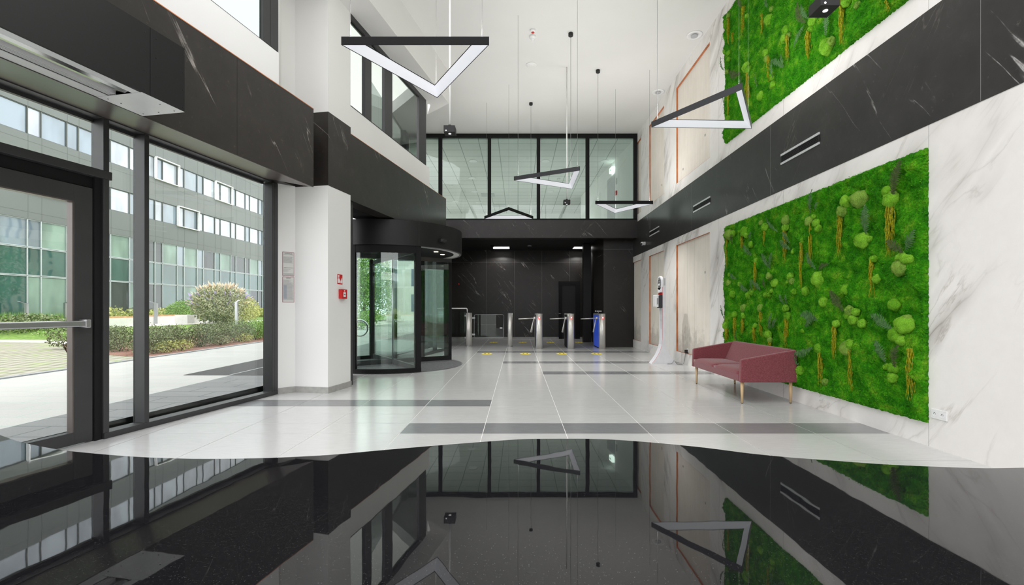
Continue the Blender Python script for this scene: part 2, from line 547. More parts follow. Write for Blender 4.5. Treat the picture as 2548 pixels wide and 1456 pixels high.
def grid_paver():
    m = NT('grass_grid_paving')
    vec = m.coord()
    br = m.n('TexBrick'); br.offset = 0.5
    m.l(vec, br.inputs['Vector'])
    br.inputs['Scale'].default_value = 1.0
    br.inputs['Brick Width'].default_value = 0.3
    br.inputs['Row Height'].default_value = 0.42
    br.inputs['Mortar Size'].default_value = 0.075
    br.inputs['Color1'].default_value = (0.20, 0.19, 0.13, 1)
    br.inputs['Color2'].default_value = (0.15, 0.17, 0.09, 1)
    br.inputs['Mortar'].default_value = (0.34, 0.32, 0.27, 1)
    f = m.noise(vec, 1.6, 5, 0.7)
    c = m.mix(m.ramp(f, [(0.52, 0.0), (0.66, 0.8)]), br.outputs['Color'], (0.25, 0.36, 0.08))
    m.l(c, m.b.inputs['Base Color'])
    m.b.inputs['Roughness'].default_value = 0.9
    return m.mat
M['grid_paver'] = grid_paver()
def leaf(name, a, b, rough=0.6):
    m = NT(name)
    gi = m.n('NewGeometry')
    f = m.noise(m.coord(), 5.0, 4, 0.6)
    rnd = gi.outputs['Random Per Island']
    c = m.ramp(m.math('ADD', m.math('MULTIPLY', f, 0.5), m.math('MULTIPLY', rnd, 0.5)), [(0.25, a), (0.75, b)])
    m.l(c, m.b.inputs['Base Color'])
    m.b.inputs['Roughness'].default_value = rough
    m.b.inputs['Specular IOR Level'].default_value = 0.2
    return m.mat
M['moss_tips'] = leaf('moss_tips', (0.018, 0.15, 0.003), (0.09, 0.34, 0.008), 0.9)
M['leaf_grey'] = leaf('greygreen_leaves', (0.06, 0.09, 0.035), (0.26, 0.30, 0.15))
M['leaf_green'] = leaf('green_leaves', (0.08, 0.18, 0.04), (0.26, 0.42, 0.10))
M['leaf_bright'] = leaf('bright_leaves', (0.09, 0.20, 0.035), (0.28, 0.42, 0.12))
M['leaf_pale'] = leaf('pale_leaves', (0.14, 0.19, 0.09), (0.46, 0.46, 0.28))
M['leaf_yellow'] = leaf('yellowgreen_leaves', (0.30, 0.34, 0.10), (0.55, 0.55, 0.2))
M['leaf_dark'] = leaf('dark_leaves', (0.02, 0.06, 0.02), (0.09, 0.19, 0.05))
M['blossom'] = leaf('violet_blossom', (0.30, 0.22, 0.50), (0.50, 0.42, 0.68))
M['blossom_cream'] = leaf('faded_blossom', (0.62, 0.42, 0.26), (0.80, 0.70, 0.52))
M['bark'] = plain('bark', (0.12, 0.09, 0.06), 0.9, var=0.3)
M['bench_stone'] = plain('bench_concrete', (0.62, 0.61, 0.58), 0.8)
M['bench_wood'] = plain('bench_wood', (0.50, 0.27, 0.12), 0.6, var=0.2)
M['facade_grey'] = plain('facade_panel', (0.115, 0.130, 0.118), 0.5, 0.0, 0.5, 0.05, 0.4)
M['facade_line'] = plain('facade_joint', (0.10, 0.11, 0.10), 0.7)
M['facade_frame'] = plain('facade_white_frame', (0.85, 0.85, 0.85), 0.5)
M['mullion'] = plain('facade_mullion', (0.40, 0.44, 0.44), 0.5, 0.3)
def pane(name, col, rough=0.03, spec=1.0, ior=1.8):
    m = NT(name)
    vec = m.coord((0.3, 0.3, 0.12))
    f = m.noise(vec, 3.0, 2, 0.5)
    m.l(m.ramp(f, [(0.35, tuple(c * 0.75 for c in col)), (0.65, tuple(min(1, c * 1.2) for c in col))]), m.b.inputs['Base Color'])
    m.b.inputs['Roughness'].default_value = rough
    m.b.inputs['IOR'].default_value = ior
    m.bump(m.noise(m.coord((0.2, 0.2, 0.9)), 1.0, 1), 0.35, 0.05)
    return m.mat
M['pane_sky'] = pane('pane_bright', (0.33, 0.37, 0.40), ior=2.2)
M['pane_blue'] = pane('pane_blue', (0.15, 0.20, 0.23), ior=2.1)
M['pane_teal'] = pane('pane_teal', (0.035, 0.09, 0.075), ior=1.9)  # green of reflected trees put into the glass colour
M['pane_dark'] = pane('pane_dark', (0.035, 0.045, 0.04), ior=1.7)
M['pane_blind'] = pane('pane_blind', (0.19, 0.27, 0.22), ior=1.5)
M['entrance_mat'] = plain('entrance_mat', (0.11, 0.11, 0.115), 0.95, var=0.5, scale=60, bump=0.8)
M['lamp_diffuser'] = plain('lamp_diffuser', (0.82, 0.83, 0.87), 0.4, var=0.01, emit=(0.9, 0.92, 1.0), estr=0.13)
M['added_uplight'] = plain('added_uplight_strip', (0.9, 0.9, 0.9), 0.5, emit=(1.0, 0.985, 0.96), estr=20.0)
M['lamp_graphite'] = plain('lamp_graphite', (0.045, 0.045, 0.05), 0.4, 0.2, 0.5, 0.05)
M['warm_led'] = plain('warm_led', (0.9, 0.7, 0.5), 0.5, emit=(1.0, 0.72, 0.45), estr=6.0)
M['blue_led'] = plain('blue_led', (0.03, 0.07, 0.45), 0.4, emit=(0.04, 0.14, 1.0), estr=0.09)
M['red_led'] = plain('red_led', (0.6, 0.02, 0.02), 0.4, emit=(1.0, 0.03, 0.02), estr=0.35)
M['white_led'] = plain('white_led', (0.9, 0.9, 0.9), 0.4, emit=(1.0, 1.0, 1.0), estr=0.5)
M['sign_light'] = plain('sign_light', (0.8, 0.95, 0.85), 0.4, emit=(0.9, 1.0, 0.94), estr=1.6)
M['panel_light'] = plain('panel_light', (0.8, 0.8, 0.8), 0.4, emit=(1, 0.98, 0.95), estr=0.9)
M['pole_white'] = plain('pole_white', (0.75, 0.75, 0.74), 0.4, var=0.02)
M['wire'] = plain('wire_steel', (0.16, 0.16, 0.16), 0.7, 0.1)
M['vent_alu'] = plain('pale_aluminium', (0.66, 0.67, 0.68), 0.35, 0.2, var=0.02)
M['ink'] = plain('printed_ink', (0.03, 0.03, 0.035), 0.7)
M['ink_grey'] = plain('printed_ink_grey', (0.32, 0.33, 0.34), 0.7)
M['ink_blue'] = plain('printed_ink_blue', (0.33, 0.38, 0.45), 0.7)
M['paper'] = plain('poster_paper', (0.60, 0.60, 0.57), 0.5, var=0.02)
M['paper_edge'] = plain('poster_edge', (0.22, 0.05, 0.07), 0.5)
M['white_building'] = plain('white_render', (0.66, 0.64, 0.58), 0.8, var=0.04)
M['navy_glass'] = plain('navy_window', (0.03, 0.05, 0.12), 0.15, spec=0.7)

def tile_ceiling():
    m = NT('office_ceiling_tiles')
    vec = m.coord()
    br = m.n('TexBrick'); br.offset = 0.0
    m.l(vec, br.inputs['Vector'])
    br.inputs['Scale'].default_value = 1.0
    br.inputs['Brick Width'].default_value = 0.6
    br.inputs['Row Height'].default_value = 0.6
    br.inputs['Mortar Size'].default_value = 0.012
    br.inputs['Color1'].default_value = (0.76, 0.78, 0.76, 1)
    br.inputs['Color2'].default_value = (0.73, 0.75, 0.73, 1)
    br.inputs['Mortar'].default_value = (0.36, 0.39, 0.38, 1)
    m.l(br.outputs['Color'], m.b.inputs['Base Color'])
    m.b.inputs['Roughness'].default_value = 0.9
    return m.mat
M['tile_ceiling'] = tile_ceiling()
CUSHIONS_LOW = [(7.758,2.434,0.07),(7.617,2.427,0.046),(7.222,2.393,0.065),(7.171,2.334,0.04),(6.749,2.444,0.031),(6.642,2.357,0.047),(7.016,2.168,0.046),(6.893,1.915,0.035),(6.122,2.359,0.052),(6.132,2.268,0.043),(5.755,2.043,0.032),(5.938,1.927,0.033),(6.514,1.656,0.046),(6.38,1.547,0.048),(7.1,1.401,0.05),(7.002,1.451,0.042),(6.737,1.401,0.031),(6.624,1.397,0.033),(6.526,1.401,0.033),(6.018,1.613,0.042),(5.983,1.55,0.036),(6.069,1.546,0.024),(5.933,1.419,0.036),(5.695,1.413,0.046),(7.767,1.627,0.047),(7.758,1.763,0.027),(7.634,1.435,0.05),(7.395,1.588,0.033),(5.614,2.249,0.056),(5.497,2.207,0.039),(5.463,2.138,0.036),(5.548,2.292,0.025),(5.055,2.259,0.051),(4.995,2.352,0.055),(4.932,2.357,0.03),(4.758,1.897,0.067),(4.799,1.927,0.034),(4.673,1.896,0.028),(4.426,2.316,0.049),(4.393,2.23,0.062),(4.379,2.282,0.035),(5.451,1.541,0.074),(4.618,1.691,0.03),(4.203,1.657,0.055),(4.279,1.579,0.065),(4.292,1.667,0.035),(4.995,1.399,0.05),(5.36,1.276,0.049),(4.932,1.178,0.045),(4.892,1.08,0.044),(4.967,1.128,0.037),(4.858,1.166,0.034),(7.245,1.205,0.055),(7.245,1.095,0.047),(7.569,1.102,0.046),(7.888,0.907,0.052),(6.749,1.204,0.048),(6.122,1.204,0.04),(6.085,1.103,0.043),(6.556,0.831,0.046),(6.514,0.762,0.033),(6.913,0.943,0.031),(5.746,0.929,0.026),(5.154,1.035,0.036),(4.984,0.777,0.06),(4.922,0.819,0.05),(5.438,0.733,0.049),(5.807,0.429,0.047),(5.869,0.347,0.041),(4.241,1.053,0.068),(4.331,0.952,0.057),(4.279,0.912,0.043),(4.216,1.097,0.038),(4.448,0.643,0.027),(4.363,0.643,0.044),(4.366,0.555,0.044),(4.799,2.326,0.072),(4.568,1.49,0.037),(4.358,1.236,0.044),(4.767,1.047,0.038),(5.34,0.357,0.032),(6.455,1.448,0.029)]
TASSELS_LOW = [(7.827,2.406,1.874,0.055),(7.304,2.344,2.087,0.054),(6.63,2.288,2.071,0.04),(6.132,2.222,1.79,0.042),(6.893,1.863,1.464,0.043),(5.583,2.229,1.695,0.049),(5.764,2.001,1.421,0.052),(5.077,2.238,1.74,0.07),(4.393,2.175,1.689,0.087),(4.621,1.668,1.308,0.043),(7.835,0.85,0.633,0.069),(7.552,1.034,0.654,0.058),(7.274,1.022,0.784,0.048),(6.737,1.136,0.798,0.061),(6.92,0.908,0.682,0.048),(6.095,1.05,0.621,0.067),(5.169,0.982,0.631,0.054),(5.409,0.7,0.292,0.053),(4.919,0.745,0.325,0.038),(4.164,0.826,0.344,0.066),(6.502,0.73,0.632,0.038)]
FRONDS_LOW = [(4.345,2.252,4.208,2.547,0.115),(4.679,1.944,4.643,2.242,0.119),(5.57,2.338,5.484,2.611,0.077),(5.484,2.348,5.38,2.435,0.064),(4.203,1.721,4.071,1.899,0.1),(4.216,1.701,4.385,1.842,0.089),(6.485,1.759,6.636,1.989,0.089),(6.467,1.741,6.351,1.971,0.089),(6.961,1.992,7.171,2.179,0.092),(7.03,2.212,6.927,2.354,0.074),(7.593,2.236,7.552,2.44,0.08),(5.968,1.954,6.175,2.105,0.082),(5.993,2.033,6.111,2.203,0.07),(6.256,2.227,6.514,2.482,0.05),(5.463,1.657,5.592,1.879,0.069),(5.421,1.653,5.184,1.699,0.063),(7.434,1.672,7.634,1.8,0.071),(7.065,1.471,7.282,1.608,0.082),(6.961,1.467,6.927,1.64,0.074),(6.699,1.457,6.927,1.623,0.088),(6.575,1.469,6.575,1.618,0.069),(6.122,1.25,6.175,1.39,0.065),(6.044,1.249,6.018,1.385,0.051),(6.485,0.894,6.368,1.14,0.086),(6.426,0.929,6.229,1.079,0.068),(5.002,1.165,5.184,1.399,0.119),(5.421,1.053,5.727,1.117,0.103),(5.681,0.989,5.442,1.108,0.09),(4.345,0.995,4.583,1.145,0.103),(4.426,0.68,4.524,0.896,0.105),(4.318,0.649,4.241,0.872,0.091),(5.527,0.745,5.879,0.642,0.093),(5.797,0.489,5.918,0.683,0.092),(7.905,1.026,7.958,1.265,0.058),(7.801,1.813,7.758,1.966,0.049),(7.395,0.665,7.411,0.85,0.047)]
CUSHIONS_HIGH = [(7.784,6.091,0.038),(7.173,5.707,0.027),(7.352,5.472,0.036),(7.352,5.333,0.032),(6.472,5.363,0.031),(6.536,5.254,0.056),(6.113,4.86,0.05),(6.156,4.769,0.047),(6.071,4.761,0.03),(5.573,4.642,0.048),(5.602,4.568,0.033),(6.617,4.831,0.046),(6.594,4.738,0.039),(7.173,4.922,0.062),(7.115,4.854,0.05),(5.306,4.183,0.074),(5.232,4.198,0.042),(6.752,4.285,0.055),(6.44,4.29,0.043),(6.456,4.394,0.024),(7.853,5.191,0.03),(7.947,5.582,0.03),(7.793,5.476,0.034),(7.793,5.371,0.032),(4.84,4.352,0.026),(4.995,4.494,0.047),(7.807,4.387,0.038),(7.784,4.651,0.025)]
TASSELS_HIGH = [(7.775,6.032,5.592,0.051),(7.263,5.891,5.44,0.057),(6.691,5.413,5.133,0.043),(6.066,4.741,4.364,0.049),(5.633,4.541,4.207,0.065),(6.526,4.71,4.375,0.057),(7.123,4.8,4.185,0.086),(5.053,4.545,4.054,0.052),(4.413,4.122,4.003,0.033),(7.775,4.794,4.395,0.051),(7.614,5.686,5.521,0.03)]
FRONDS_HIGH = [(5.657,4.67,5.78,5.011,0.106),(5.681,4.67,5.857,4.477,0.081),(5.295,4.291,5.222,4.587,0.099),(6.128,4.364,6.394,4.605,0.078),(6.128,4.38,6.156,4.561,0.043),(7.311,4.896,7.649,5.108,0.124),(7.291,4.846,7.271,4.659,0.083),(6.804,4.419,6.822,4.667,0.039),(6.394,4.363,6.378,4.596,0.054),(7.9,5.236,7.947,5.496,0.056),(7.271,5.896,7.352,6.127,0.082),(6.52,5.411,6.488,5.548,0.074),(7.923,4.692,7.83,4.862,0.045),(5.609,4.686,5.705,4.931,0.064)]
COUNTER_EDGE = [(-0.838, 0.754), (-0.757, 0.712), (-0.672, 0.678), (-0.612, 0.661), (-0.538, 0.645), (-0.484, 0.638), (-0.426, 0.634), (-0.344, 0.638), (-0.265, 0.651), (-0.2, 0.672), (-0.115, 0.698), (-0.04, 0.719), (0.007, 0.73), (0.04, 0.732), (0.114, 0.732), (0.166, 0.723), (0.224, 0.705), (0.277, 0.684), (0.325, 0.659), (0.372, 0.641), (0.42, 0.628), (0.477, 0.613), (0.531, 0.604), (0.584, 0.598), (0.609, 0.597), (0.65, 0.599)]
# ------------------------------------------------------------------ the room shell
U = Vector((0.1907, 1.0, 0)).normalized()         # direction of the slanted entrance wall
NV = Vector((U.y, -U.x, 0))                       # its normal, into the room
def L(F, d=0.0, z=0.0):
    """point beside the entrance wall: F = distance down the hall, d = distance in front of the glazing line"""
    return Vector((-4.614 + 0.1907 * F, F, 0)) + NV * d + Vector((0, 0, z))
def lbox(mb, F0, F1, d0, d1, z0, z1, mi=0):
    return mb.prism([L(F0, d0, z0), L(F1, d0, z0), L(F1, d1, z0), L(F0, d1, z0)], (0, 0, z1 - z0), mi)
XW = 3.577      # right wall
ZC = 6.447      # ceiling
YB = 13.95      # back glazing
YR = 18.56      # rear of the recess
Y0 = -6.0       # behind the viewer
YS = 4.5        # the plastered ceiling starts here; an added open roof frame lets daylight in behind

# floor: tile grid, dark stripes and joints are faces of one mesh
def build_floor():
    mb = MB()
    xj = [0.46 + 0.8 * k for k in range(-8, 5)]
    rows = []
    y = 4.476 - 0.8 * 11
    while y < 4.4: rows.append(y); y += 0.8
    dark = [(4.476, 4.876, -1.14, 9), (5.72, 6.12, -9, -0.34), (8.50, 8.90, 0.46, 9), (10.2, 10.6, -0.34, 9), (12.7, 13.1, -1.14, 9)]
    rows += [4.476, 4.876, 5.30, 5.72, 6.12, 6.90, 7.70, 8.50, 8.90, 9.55, 10.2, 10.6, 11.3, 12.0, 12.7, 13.1, 13.9, 14.7, 15.5, 16.3, 17.1, 17.9, 18.7]
    g = 0.003
    xs = [-9.0] + xj + [3.9]
    for i in range(len(rows) - 1):
        ya, yb = rows[i], rows[i + 1]
        for k in range(len(xs) - 1):
            xa, xb = xs[k], xs[k + 1]
            # clip to the slanted wall
            def clip(xv, yv): return max(xv, -4.614 + 0.1907 * yv - 0.16) if yv < 14 else max(xv, -2.75)
            if clip(xb, ya) >= xb - 1e-4 and clip(xb, ya) > xb: continue
            d = any(abs(ya - a) < 0.01 and (xa + xb) / 2 > x0 and (xa + xb) / 2 < x1 for a, b, x0, x1 in dark)
            pa = [(xa + g, ya + 0.001), (xb - g, ya + 0.001), (xb - g, yb - 0.001), (xa + g, yb - 0.001)]
            pa = [(clip(x, yy), yy, 0) for x, yy in pa]
            if pa[1][0] - pa[0][0] < 0.01 and pa[2][0] - pa[3][0] < 0.01: continue
            mb.add(pa, [(0, 1, 2, 3)], 1 if d else 0)
    # joints and body: a slab a hair lower, seen between the tiles
    lo = -0.0015
    poly = [(-4.614 + 0.1907 * Y0 - 0.16, Y0, lo), (3.9, Y0, lo), (3.9, 18.7, lo), (-2.75, 18.7, lo), (-2.75, 13.9, lo), (-4.614 + 0.1907 * 13.9 - 0.16, 13.9, lo)]
    mb.prism(poly, (0, 0, -0.12), 2)
    return struct('floor', mb, [M['tile'], M['tile_dark'], M['grout']])
build_floor()

mb = MB()
mb.prism([(3.9, YS, ZC), (3.9, 14.4, ZC), (-3.45, 14.4, ZC), (-3.45, 12.6, ZC), (-2.35, 11.2, ZC), L(10.55, 0.47, ZC), L(YS, 0.59, ZC)], (0, 0, 0.3))
mb.prism([L(5.55, .50, ZC), L(6.30, -.05, ZC), L(7.30, -.15, ZC), L(7.30, .59, ZC), L(5.55, .59, ZC)], (0, 0, 0.3))
struct('ceiling', mb, M['ceiling'])

# right wall: white marble with recessed concrete fields, dark band in the middle
def wall_right():
    ys = [Y0, 8.70, 10.53, 11.43, 12.70, 13.56, 14.60]
    def sheet(z0, za, zb, z1, mb):
        for i in range(len(ys) - 1):
            a, b = ys[i], ys[i + 1]
            hole = i in (1, 3, 5)
            if hole:
                mb.box(XW, XW + 0.3, a, b, z0, za); mb.box(XW, XW + 0.3, a, b, zb, z1)
                mb.box(XW + 0.035, XW + 0.3, a, b, za, zb, 1)
            else:
                mb.box(XW, XW + 0.3, a, b, z0, z1)
    lo = MB(); sheet(0, 0.24, 2.63, 2.80, lo)
    r = struct('wall_right', lo, [M['white_marble'], M['concrete']])
    up = MB(); sheet(3.80, 4.02, 6.17, ZC, up)
    part('upper_cladding', up, [M['white_marble'], M['concrete']], r)
    band = MB(); band.box(XW - 0.004, XW + 0.3, Y0, 14.60, 2.80, 3.80)
    part('dark_band', band, M['dark_marble'], r)
    # copper edges round the concrete fields
    cp = MB()
    for a, b in ((8.70, 10.53), (11.43, 12.70), (13.56, 14.60)):
        for za, zb in ((0.24, 2.63), (4.02, 6.17)):
            cp.box(XW + 0.001, XW + 0.034, b - 0.004, b - 0.001, za + 0.001, zb - 0.001)
            cp.box(XW + 0.001, XW + 0.034, a + 0.001, b - 0.004, zb - 0.005, zb - 0.001)
            cp.box(XW + 0.001, XW + 0.034, a + 0.001, b - 0.004, za + 0.001, za + 0.004)
            cp.box(XW - 0.002, XW + 0.005, b - 0.001, b + 0.004, za, zb)
            if za > 1: cp.box(XW - 0.002, XW + 0.005, a, b, zb - 0.001, zb + 0.007)
    part('copper_trim', cp, M['copper'], r)
    # slab joints, formwork seams and tie holes
    jt = MB()
    for y in (1.2, 4.06, 6.28, 8.30, 10.98):
        for z0, z1 in ((0, 2.8), (3.8, ZC)):
            jt.box(XW - 0.0008, XW + 0.01, y - 0.0015, y + 0.0015, z0, z1)
    for y in (0.6, 3.6, 6.6, 9.6, 12.6):
        jt.box(XW - 0.0048, XW + 0.01, y - 0.001, y + 0.001, 2.8, 3.8)
    for y in (9.55, 12.0, 9.95):
        jt.box(XW + 0.0342, XW + 0.04, y - 0.002, y + 0.002, 0.25, 2.62)
    for y, z in ((9.0, 4.55), (10.2, 4.25), (11.7, 4.3), (9.0, 1.9)):
        jt.cyl((XW + 0.033, y, z), (XW + 0.04, y, z), 0.028, n=14)
    part('joint', jt, M['grout_dark'], r)
    return r
wall_right()

# pillar of dark marble at the end of the right wall and the recess behind the glass balustrade storey
mb = MB()
mb.box(2.66, XW + 0.3, 14.5, YR + 0.2, 0, 3.60)
struct('wall_recess_right', mb, M['dark_marble_back'])
mb = MB(); mb.box(-2.9, 3.9, YR, YR + 0.25, 0, 3.7)
struct('wall_recess_back', mb, M['dark_marble_back'])
mb = MB(); mb.box(-2.95, -2.70, 13.9, YR + 0.2, 0, 3.7)
struct('wall_recess_left', mb, M['dark_marble_back'])
mb = MB(); mb.box(-2.95, 3.9, 14.25, YR + 0.25, 3.53, 3.62)
struct('ceiling_recess', mb, M['dark_ceiling'])
mb = MB(); mb.box(-3.3, XW, YB, YB + 0.30, 3.316, 3.85)
struct('wall_back', mb, M['dark_marble_back'])
mb = MB()
mb.box(-2.70, 2.60, YR - 0.015, YR, 0, 0.07)
struct('baseboard_back', mb, M['skirting'])
# slab joints of the dark back wall
mb = MB()
for x in (-1.25, -0.15, 0.95, 2.05):
    mb.box(x - 0.0015, x + 0.0015, YR - 0.001, YR + 0.01, 0.07, 3.5)
mb.box(-2.7, 2.6, YR - 0.001, YR + 0.01, 3.048, 3.052)
mb.box(2.66, XW, 14.499, 14.51, 3.038, 3.042)
struct('trim_1', mb, M['grout_dark'])

# back glazing of the upper storey
def back_window():
    r = struct_root('window_3', (0, YB, 3.85))
    f = MB()
    f.box(-3.3, XW, YB + 0.02, YB + 0.14, 3.85, 3.90)
    f.box(-3.3, XW, YB + 0.02, YB + 0.14, 6.34, ZC)
    part('window_frame', f, M['matt_black'], r)
    xs = [-2.33 - 1.474 + 1.474 * k for k in range(6)]
    xs = [-2.335, -0.861, 0.613, 2.087, 3.52]
    for x in xs:
        w = 0.05 if x < 3.4 else 0.045
        b = MB(); b.box(x - w, x + w, YB, YB + 0.14, 3.90, 6.34)
        part('mullion', b, M['matt_black'], r)
    e = [-3.25] + xs
    for i in range(len(e) - 1):
        g = MB(); g.box(e[i] + (0.05 if i else 0), e[i + 1] - 0.05, YB + 0.07, YB + 0.08, 3.90, 6.34)
        part('pane', g, M['glass_green'], r)
back_window()

# office storey behind that glazing
mb = MB(); mb.box(-5.0, 4.5, 14.1, 25.2, 6.30, 6.36)
struct('ceiling_office', mb, M['tile_ceiling'])
mb = MB(); mb.box(-5.0, 4.5, 14.26, 25.2, 3.70, 3.80)
struct('floor_office', mb, M['skirting'])
def office():
    mb = MB()
    a = Vector((3.50, 14.1, 3.8)); b = Vector((2.87, 21.1, 3.8))
    mb.prism([a, b, b + Vector((0.2, 0, 0)), a + Vector((0.2, 0, 0))], (0, 0, 2.5))
    w = struct('wall_office_right', mb, M['paint'])
    mb = MB(); mb.box(2.87, 4.2, 21.1, 21.3, 3.8, 6.3)
    struct('wall_office_corner', mb, M['paint'])
    mb = MB(); mb.box(-5.0, 4.2, 25.0, 25.2, 3.8, 6.3)
    struct('wall_office_back', mb, M['paint'])
    mb = MB(); mb.box(4.0, 4.2, 21.3, 25, 3.8, 6.3)
    struct('wall_office_side', mb, M['paint'])
    # door with its grey frame in the right wall
    d = (b - a).normalized(); n = Vector((-d.y, d.x, 0)) * 1.0
    if n.x > 0: n = -n
    s0, s1 = 1.9, 2.85
    dr = MB()
    p0 = a + d * s0; p1 = a + d * s1
    dr.prism([p0 + n * 0.005, p1 + n * 0.005, p1 - n * 0.05, p0 - n * 0.05], (0, 0, 2.05))
    struct('door_3', dr, M['grey_plastic'])
    # small red call point and notices beside that door
    p = a + d * 1.72
    bx = MB(); bx.prism([p + n * 0.05 - d * 0.06, p + n * 0.05 + d * 0.06, p + d * 0.06, p - d * 0.06], (0, 0, 0.14))
    o = part('fire_call_point', MB_shift(bx, 1.25), M['red_paint'], None)
    tag(o, 'tiny red call point on the white wall of the glazed upper storey', 'fire alarm button')
    bx = MB(); bx.prism([p + n * 0.012 - d * 0.05, p + n * 0.012 + d * 0.05, p + d * 0.05, p - d * 0.05], (0, 0, 0.2))
    o = part('notice', MB_shift(bx, 1.62), M['grey_plastic'], None)
    tag(o, 'small grey notice above the red call point in the upper storey', 'notice')
    # lit exit sign over the door
    q = a + d * 2.1
    t = thing('exit_sign', 'lit white and green exit sign on the office wall behind glass', 'exit sign', tuple(q + Vector((0, 0, 2.05))))
    bx = MB(); bx.prism([q + n * 0.10 - d * 0.16, q + n * 0.10 + d * 0.16, q + d * 0.16, q - d * 0.16], (0, 0, 0.17))
    part('sign_box', MB_shift(bx, 2.12), M['sign_light'], t)
    ar = MB()
    c = q + n * 0.103 + Vector((0, 0, 2.205))
    ar.prism([c - d * 0.10 + Vector((0, 0, .015)), c + d * 0.02 + Vector((0, 0, .015)), c + d * 0.02 + Vector((0, 0, .045)), c + d * 0.10, c + d * 0.02 - Vector((0, 0, .045)), c + d * 0.02 - Vector((0, 0, .015)), c - d * 0.10 - Vector((0, 0, .015))], n * 0.003)
    part('arrow', ar, plain('exit_green', (0.03, 0.4, 0.15), 0.4), t)
def MB_shift(mb, dz):
    mb.v = [(x, y, z + dz) for x, y, z in mb.v]; return mb
office()
for x, y in ((-1.55, 16.1), (0.95, 16.1), (3.0, 16.1), (-3.6, 17.9), (-1.8, 18.2), (0.8, 18.2), (2.1, 17.4), (-1.9, 20.3), (1.4, 20.3), (-3.0, 22.2), (-1.9, 22.4), (0.9, 22.4)):
    mb = MB(); mb.cyl((x, y, 6.30), (x, y, 6.288), 0.13, n=24); 
    t = thing('ceiling_speaker', 'round white speaker disc set in the tiled office ceiling', 'ceiling speaker', (x, y, 6.30), 'round discs in the tiled office ceiling')
    part('grille', mb, plain('speaker_grille', (0.5, 0.53, 0.52), 0.6), t)
    mb = MB(); mb.lathe((x, y), [(0.13, 6.30), (0.155, 6.30), (0.155, 6.292), (0.13, 6.284)], 24)
    part('rim', mb, M['white_plastic'], t)
for x, y, lab in ((-2.75, 19.3, 'left'), (-1.25, 23.5, 'far'), (1.6, 18.3, 'right')):
    mb = MB(); mb.lathe((x, y), [(0.07, 6.30), (0.07, 6.27), (0.035, 6.24), (0.0, 6.235)], 16)
    o = part('smoke_detector', mb, M['white_plastic'], None)
    tag(o, {'left': 'small smoke detector at the left of the tiled office ceiling', 'far': 'small smoke detector deepest in the tiled office ceiling', 'right': 'small smoke detector at the right of the tiled office ceiling'}[lab], 'smoke detector')
for x, y in ((-1.35, 20.9), (-0.95, 23.0)):
    mb = MB()
    mb.box(x - 0.3, x + 0.3, y - 0.3, y + 0.3, 6.286, 6.305)
    o = part('air_diffuser', mb, plain('diffuser_grey', (0.55, 0.58, 0.57), 0.6), None)
    tag(o, 'square grey air diffuser in the tiled office ceiling, %s of the two' % ('nearer' if y < 22 else 'farther'), 'air diffuser')

# ---- left side: entrance wall ------------------------------------------------
# band of dark marble, first stretch (up to the column)
mb = MB()
prof = [(0.745, 2.80), (0.745, 3.82), (-0.12, 3.82), (-0.12, 2.97), (0.0, 2.97), (0.70, 2.84)]
def lprism(mb, F0, F1, prof, mi=0):
    return mb.prism([L(F0, d, z) for d, z in prof], L(F1) - L(F0), mi)
lprism(mb, Y0, 6.266, prof)
wl = struct('wall_left', mb, M['dark_marble_left'])
mb = MB()
for F in (0.5, 3.35, 5.0):
    lbox(mb, F - 0.001, F + 0.001, 0.744, 0.7458, 2.8, 3.82)
part('joint', mb, M['matt_black'], wl)
mb = MB()
lprism(mb, Y0, 6.266, [(0.742, 2.795), (0.742, 2.80), (0.70, 2.838), (0.0, 2.968), (0.0, 2.955)])
part('soffit', mb, M['soffit'], wl)
mb = MB()
lprism(mb, Y0, 6.266, [(0.748, 3.82), (0.748, 3.828), (0.70, 3.828), (0.70, 3.82)])
part('copper_trim', mb, M['copper'], wl)
# white wall above it with the upper window
mb = MB()
lbox(mb, Y0, 5.63, 0.60, 0.735, 3.828, 4.21)
lbox(mb, Y0, 5.63, 0.60, 0.735, 6.20, ZC)
mb.prism([L(5.62, 0.60), L(5.63, 0.72), L(6.44, 0.13), L(6.40, -0.02)], (0, 0, ZC - 3.82))
mb.v[-8:] = [(x, y, z + 3.82) for x, y, z in mb.v[-8:]]
part('upper_plaster', mb, M['paint'], wl)
# wall piece and column between the glazing and the revolving door
mb = MB()
mb.prism([L(6.54, 0.0), L(6.72, 0.135), L(6.72, -.15), L(6.54, -.15)], (0, 0, 2.955))
lbox(mb, 6.40, 6.72, -0.15, 0.13, 3.82, ZC)
lbox(mb, 6.72, 7.30, -0.15, 0.655, 0.0, 2.945)
lbox(mb, 6.72, 7.30, -0.15, 0.655, 3.99, ZC)
wc = struct('wall_column', mb, M['paint'])
mb = MB()
lbox(mb, 6.72, 7.30, -0.15, 0.658, 2.945, 3.99)
lbox(mb, 6.266, 6.72, -0.15, 0.13, 2.955, 3.82)
part('stone_cladding', mb, M['dark_marble_left'], wc)
mb = MB()
mb.prism([L(6.542, 0.012), L(6.71, 0.147), L(6.71, 0.13), L(6.542, 0.0)], (0, 0, 0.085))
lbox(mb, 6.708, 6.72, 0.13, 0.667, 0.0, 0.085)
lbox(mb, 6.72, 7.31, 0.655, 0.667, 0.0, 0.085)
struct('baseboard_left', mb, M['skirting'])
